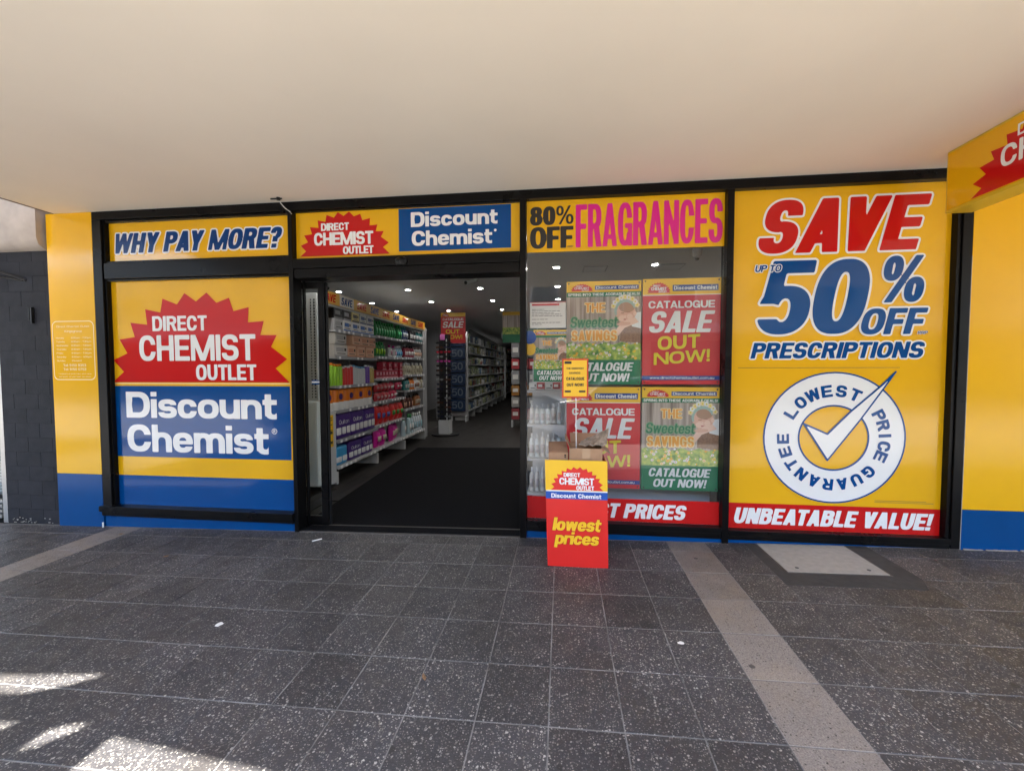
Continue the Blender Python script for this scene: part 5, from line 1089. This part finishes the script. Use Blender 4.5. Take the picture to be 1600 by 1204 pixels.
# ---- sunglasses tower
sg = empty('sunglasses_stand', (-2.50, 5.45, gz(-2.5)), 'tall revolving stand filled with dark sunglasses at the end of the left shelving', 'display stand')
zb = gz(-2.5); build('base_plate', MB().cyl((-2.50, 5.45, zb), .30, .03, 20), M['dark'], sg); build('plinth_box', MB().box(-2.62, 5.33, zb + .032, -2.38, 5.57, zb + .33), M['shelf'], sg, bevel=.004)
build('column', MB().box(-2.60, 5.35, zb + .335, -2.40, 5.55, 2.12), M['dark'], sg); build('edge_strip', MB().box(-2.445, 5.338, zb + .335, -2.425, 5.348, 2.02), M['shelf'], sg); build('edge_strip', MB().box(-2.66, 5.338, zb + .335, -2.65, 5.348, 1.2), M['rail'], sg)
build('pink_header', MB().box(-2.57, 5.335, 2.0, -2.47, 5.345, 2.12), col(.4, .1, .3), sg)
def glasses_mesh():
    q = MB()
    for s in (-1, 1):
        q.prism(ell(s * .034, .0, .029, .021, 12), -.004, .004); q.tube([(s * .066, 0, .012), (s * .067, .07, .012), (s * .066, .12, -.005)], .003, 5)
    q.tube([(-.01, 0, .01), (0, 0, .014), (.01, 0, .01)], .003, 5); me = bpy.data.meshes.new('sunglasses'); me.from_pydata(q.v, [], q.f); return me
gms = []
for c_ in (BK, BK, (.06, .03, .02), (.02, .02, .04), (.35, .02, .04), (.4, .05, .25), (.2, .21, .22)): me = glasses_mesh(); me.materials.append(mat('lens_%d' % len(gms), c_, .12)); gms.append(me)
for r in range(17):
    z = zb + .42 + r * .098
    for c_ in range(2):
        o = bpy.data.objects.new('sunglasses', gms[4 if r == 14 else (5 if r in (12,) else rnd.choice([0, 0, 1, 2, 3, 6]))]); COL.objects.link(o); o.location = (-2.575 + c_ * .165 - (.0), 5.325, z); o.scale = (1.12, 1, 1.12)
        tag(o, 'pair of dark sunglasses hung on the front of the revolving stand', 'sunglasses', 'sunglasses on the revolving stand')
    o = bpy.data.objects.new('sunglasses', gms[rnd.choice([0, 1, 2])]); COL.objects.link(o); o.location = (-2.375, 5.45, z); o.rotation_euler.z = math.pi / 2; tag(o, 'pair of dark sunglasses hung on the right side of the revolving stand', 'sunglasses', 'sunglasses on the right side of the stand')
    o = bpy.data.objects.new('sunglasses', gms[rnd.choice([0, 1, 2])]); COL.objects.link(o); o.location = (-2.635, 5.36, z); o.rotation_euler.z = -.7; tag(o, 'pair of dark sunglasses hung on the left side of the revolving stand', 'sunglasses', 'sunglasses on the left side of the stand')

# ---- hanging SALE sign
hg = empty('hanging_sale_sign', (-2.43, 5.9, 1.96), 'red SALE OUT NOW board hanging from the shop ceiling above the aisle', 'sign')
build('board', MB().box(-2.715, 5.9, 1.965, -2.145, 5.906, 2.65), M['pred'], hg); PS = face_xz(5.9)
rect2d('yellow_header', -2.715, 2.56, -2.145, 2.65, PS, M['pyl'], hg, .001); logo(-2.69, -2.52, 2.565, 2.635, PS, hg, M['pred'], M['pwht'], 8, .002)
text('CATALOGUE', -2.67, -2.19, 2.475, 2.525, PS, M['pwht'], hg, stem=.22, horiz=.18, res=14); text('SALE', -2.68, -2.18, 2.31, 2.45, PS, M['pwht'], hg, stem=.24, horiz=.18, shear=.2, res=22)
text('OUT', -2.60, -2.28, 2.18, 2.27, PS, M['plime'], hg, stem=.22, horiz=.18, res=14); text('NOW!', -2.62, -2.22, 2.06, 2.15, PS, M['plime'], hg, stem=.22, horiz=.18, res=14)
q = MB(); q.tube([(-2.65, 5.903, 2.65), (-2.65, 5.903, 2.76)], .002, 5); q.tube([(-2.2, 5.903, 2.65), (-2.2, 5.903, 2.76)], .002, 5); build('hanging_wire', q, M['shelf'], hg)

# ---- blue end display and the long middle aisle unit
ed = empty('end_display', (-2.81, 7.95, gz(-2.8)), 'blue end display with stacked number panels behind the sunglasses stand', 'display')
build('back_board', MB().box(-3.06, 7.95, .08, -2.56, 8.0, 2.40), M['iwall'], ed)
for x in (-3.04, -2.60): build('leg', MB().box(x, 7.75, gz(x), x + .04, 8.0, .10), M['shelf'], ed)
for k in range(6):
    z = .22 + k * .355; o = build('blue_panel', MB().box(-3.04, 7.86, z, -2.62, 7.945, z + .33), mat('deep_blue_print', (.004, .02, .06), .4), ed)
    PE = face_xz(7.86); text('50', -2.99, -2.68, z + .07, z + .27, PE, mat('pale_print', (.12, .15, .19), .5), ed, stem=.16, horiz=.14, gap=.1, res=14)
g3 = empty('aisle_shelving', (-2.62, 11.8, gz(-2.6)), 'long grey-white shelving run down the left of the far aisle', 'shelving')
build('back_panel', MB().box(-3.0, 8.01, .05, -2.95, 15.6, 2.36), M['shelf'], g3)
far_lv = [.2, .55, .88, 1.2, 1.52, 1.84, 2.14]
for z in far_lv: build('shelf', MB().box(-2.94, 8.01, z - .03, -2.60, 15.6, z), M['shelf'], g3)
for k in range(8): build('leg', MB().box(-2.94, 8.03 + k * 1.08, gz(-2.6), -2.61, 8.08 + k * 1.08, .17), M['shelf'], g3)
g4 = empty('aisle_shelving', (-2.7, 19, gz(-2.6)), 'white shelving with tall white end frame at the back of the far aisle', 'shelving')
build('back_panel', MB().box(-3.1, 16.3, .05, -3.05, 23, 2.2), M['shelf'], g4)
for z in far_lv: build('shelf', MB().box(-3.04, 16.3, z - .03, -2.62, 23, z), M['shelf'], g4)
build('end_frame', MB().box(-3.05, 16.25, .0, -2.62, 16.29, .25).box(-3.05, 16.25, 2.15, -2.62, 16.29, 2.3).box(-2.68, 16.24, .0, -2.60, 16.28, 2.2), M['shelf'], g4)
pnm = ['white', 'pale grey', 'grey', 'olive green', 'dark red', 'blue', 'dark grey', 'cream', 'black', 'olive', 'silver grey']
pal = [WH, (.5, .5, .48), (.4, .42, .42), (.35, .4, .25), (.25, .08, .07), (.1, .16, .25), (.2, .22, .2), (.6, .58, .5), (.08, .08, .09), (.3, .28, .1), (.55, .55, .58)]
for (gx3, ys_, ye, nme, lab, grp, st) in ((-2.62, 8.1, 15.5, 'product_carton', 'carton on the shelving along the far aisle', 'cartons on the far aisle shelving', .30), (-2.64, 16.5, 22.8, 'product_carton', 'carton on the shelving at the back of the shop', 'cartons on the back shelving', .45)):
    for zi, z in enumerate(far_lv):
        y = ys_
        while y < ye:
            w_ = st * rnd.choice([.55, .8, .95]); ci = rnd.randrange(len(pal)); lb_ = pnm[ci] + ' ' + lab.replace('shelving', '%s shelf up' % ('first', 'second', 'third', 'fourth', 'fifth', 'sixth', 'seventh')[zi], 1); goods(rnd.choice(['box', 'box', 'can']) if st < .4 else 'box', gx3 - rnd.uniform(0, .05), y + w_ / 2, z + .001, round(w_ * .6 if False else min(w_, .22), 2), .22, rnd.choice([.14, .2, .25]), pal[ci], rnd.choice(pal), nme, lb_, lb_, cat='carton'); y += w_ + .02
# right-hand gondola whose end shows beside the door post
g5 = empty('end_display', (-.8, 6.9, 0), 'shelf end stacked with red and grey cards beside the right door post', 'display')
build('back_board', MB().box(-1.21, 6.9, .12, -.35, 6.96, 2.35), M['iwall'], g5)
for x in (-1.2, -.4): build('leg', MB().box(x, 6.62, gz(x), x + .04, 6.9, .14), M['shelf'], g5)
for k, (z0, z1, c_) in enumerate(((.16, .42, (.3, .05, .06)), (.46, .70, (.35, .34, .33)), (.74, .98, (.35, .16, .03)), (1.02, 1.34, (.28, .29, .3)), (1.38, 1.62, (.42, .04, .05)), (1.66, 2.0, (.2, .2, .21)), (2.02, 2.34, (.05, .12, .06)))):
    for j in range(4):
        x = -1.2 + j * .21; q = MB().box(x, 6.68, z0, x + .19, 6.89, z1); o = build('card_box', q, col(*c_), g5); 
        q = MB().box(x + .03, 6.676, z0 + (z1 - z0) * .35, x + .16, 6.679, z0 + (z1 - z0) * .7); build('card_label', q, M['paper'] if k != 6 else M['pmeadow'], g5)
pp = empty('hanging_poster', (-1.1, 5.9, 1.96), 'spring poster hanging from the shop ceiling beside the right door post', 'poster')
build('board', MB().box(-1.36, 6.3, 1.99, -.85, 6.306, 2.70), M['ptimber'], pp); rect2d('green_band', -1.36, 1.99, -.85, 2.18, face_xz(6.3), M['pgreen'], pp, .002); rect2d('yellow_header', -1.36, 2.62, -.85, 2.70, face_xz(6.3), M['pyl'], pp, .002); rect2d('meadow_print', -1.36, 2.18, -.85, 2.34, face_xz(6.3), M['pmeadow'], pp, .002)
ai = empty('aisle_sign', (-1.5, 9, 2.4), 'small grey aisle sign hanging in the middle of the shop', 'sign'); build('board', MB().box(-1.78, 9.0, 2.28, -1.36, 9.02, 2.47), M['rail'], ai); build('hanging_wire', MB().box(-1.6, 9.005, 2.47, -1.59, 9.015, 2.76), M['shelf'], ai)
bw = empty('dispensary_fascia', (-2, 23.9, 2), 'dark blue fascia band on the back wall of the shop', 'fascia'); build('band', MB().box(-3.6, 23.9, 1.9, 4.5, 24.19, 2.72), mat('band_navy', (.006, .02, .08), .4), bw); build('pale_strip', MB().box(-2.9, 23.86, 2.2, 2, 23.89, 2.45), mat('strip_tan', (.22, .19, .14), .5), bw)
build('counter', MB().box(-2.55, 22.5, gz(-2), 3, 23.2, 1.1), M['shelf'], bw)
lb = empty('bulkhead', (-3.5, 10, 2.5), 'pale sloping bulkhead board above the far aisle shelving', 'panel'); build('board', MB().prism([(10.3, 2.38), (16.0, 2.2), (16.0, 2.55), (10.3, 2.68)], -3.06, -2.98, 'yz'), M['iwall'], lb)
for (x0_, x1_, y0_, y1_, lab) in ((.6, 1.3, 5.5, 15, 'tall stocked shelving run behind the display window, centre of the shop'), (2.4, 3.2, 3.5, 15, 'tall stocked shelving run behind the right window, far right of the shop')):
    gg = empty('aisle_shelving', ((x0_ + x1_) / 2, y0_, 0), lab, 'shelving'); build('back_panel', MB().box((x0_ + x1_) / 2 - .03, y0_, 0.05, (x0_ + x1_) / 2 + .03, y1_, 2.2), M['shelf'], gg)
    for z in far_lv[:6]: build('shelf', MB().box(x0_, y0_, z - .03, x1_, y1_, z), M['shelf'], gg)
# white display unit right behind the glass, left of the posters
wu = empty('window_shelf_unit', (-.15, .62, 0), 'white bracketed shelf unit standing just behind the glass beside the door post', 'shelving')
build('side_panel', MB().box(.03, .48, gz(0), .05, .98, 1.75), M['shelf'], wu); build('back_panel', MB().box(-.30, .96, gz(-.3), .028, .98, 1.45), M['shelf'], wu)
for z in (.22, .55, .87, 1.19):
    build('shelf', MB().box(-.32, .50, z - .02, .028, .955, z), M['shelf'], wu)
    q = MB(); q.prism([(.028, z - .021), (-.24, z - .021), (-.19, z - .032), (-.10, z - .06), (-.03, z - .10), (.0, z - .12), (.028, z - .12)], .505, .525); build('bracket', q, M['shelf'], wu)
wc = [(.62, .64, .62), (.66, .64, .6), (.58, .63, .64)]
for z, h, lab in ((.872, .20, 'upper'), (.552, .235, 'middle'), (.222, .24, 'lower')):
    for k in range(6): goods('bottle', -.28 + k * .052, .56, z, .05, .05, h, rnd.choice(wc), WH, 'tube', 'white tube standing on the %s shelf just behind the window glass' % lab, 'white tubes on the %s window shelf' % lab, (.55, .5, .5), rz=-math.pi / 2)
for k in range(4): goods('box', -.27 + k * .075, .56, 1.192, .07, .1, .07, (.5, .1, .1) if k % 2 else (.6, .6, .6), WH, 'soap_carton', 'small red or white carton on the highest shelf behind the window glass', 'cartons on the highest window shelf', rz=-math.pi / 2)
ub = empty('display_backing', (.65, .42, 0), 'pale grey backing board standing behind the window posters', 'board'); build('board', MB().box(.056, .42, gz(.6), 1.30, .44, 1.55), mat('backing', (.50, .56, .60), .6), ub); build('foot', MB().box(.3, .3, gz(.6), .34, .6, gz(.6) + .03), M['shelf'], ub)

# ================================================================== across the street (seen in the reflections)
def opp(name, x0, x1, h, m, label, nwin, aw_m):
    b = empty(name, ((x0 + x1) / 2, -18.5, 0), label, 'building'); build('wall', MB().box(x0, -26, -.1, x1, -18, h), m, b)
    build('parapet', MB().box(x0 - .05, -18.15, h - .3, x1 + .05, -17.95, h + .15), M['fascia'], b); build('awning', MB().box(x0, -17.9, 2.9, x1, -15.2, 3.3), aw_m, b)
    for k in range(nwin):
        x = x0 + (x1 - x0) * (k + .5) / nwin; f = build('window', MB().box(x - .7, -18.0 + .0, 4.2, x + .7, -17.94, 5.6), M['bwhite'], b); build('pane', MB().box(x - .62, -17.935, 4.28, x + .62, -17.93, 5.52), mat('dark_pane', (.04, .05, .06), .05), f)
    build('shop_glass', MB().box(x0 + .4, -18.0, .2, x1 - .4, -17.96, 2.7), MATS['dark_pane'], b); return b
opp('shop_building', -60, -9, 7.2, mat('render_white', (.50, .42, .33), .8, noise=.08, scale=1), 'tan rendered shop building across the street, left', 5, mat('awn_a', (.6, .6, .58), .6))
opp('shop_building', -9, 4, 6.2, mat('brick_tan', (.42, .26, .17), .8, noise=.2, scale=6), 'tan brick shop building across the street, middle', 4, mat('awn_b', (.55, .5, .42), .6))
opp('shop_building', 4, 22, 8.0, mat('render_cream', (.58, .50, .38), .8, noise=.08, scale=1), 'cream shop building across the street, right', 5, mat('awn_c', (.62, .6, .55), .6))
def car(x, y, m, label):
    c = empty('parked_car', (x, y, -.22), label, 'car', None); z = -.22
    pr = [(-2.1, .35), (-2.12, .75), (-1.95, .92), (-1.45, 1.0), (-1.0, 1.40), (.55, 1.46), (1.25, 1.05), (1.95, .92), (2.12, .7), (2.1, .32), (1.75, .22), (-1.8, .22)]
    build('body', MB().prism([(x + a, z + b) for a, b in pr], y - .85, y + .85), m, c, bevel=.05, smooth=True, seg=3)
    for s in (y - .855, y + .853): build('side_window', MB().prism([(x + a, z + b) for a, b in ((-1.25, 1.02), (-.92, 1.33), (.5, 1.38), (1.05, 1.05))], s, s + .002), MATS['dark_pane'], c)
    for wx in (-1.35, 1.35):
        for wy in (y - .88, y + .68):
            wh = build('wheel', MB().cyl((x + wx, wy, z + .32), .32, .2, 20, axis='y'), M['dark'], c, bevel=.02); build('rim', MB().cyl((x + wx, wy - .004, z + .32), .19, .208, 14, axis='y'), M['alu'], wh)
    return c
car(-4.6, -5.9, mat('car_white', (.7, .7, .7), .2, coat=1.0), 'white hatchback parked at the kerb behind the viewer, left'); car(1.9, -5.95, mat('car_silver', (.42, .43, .45), .3, metal=.5, coat=1.0), 'silver hatchback parked at the kerb behind the viewer, right')
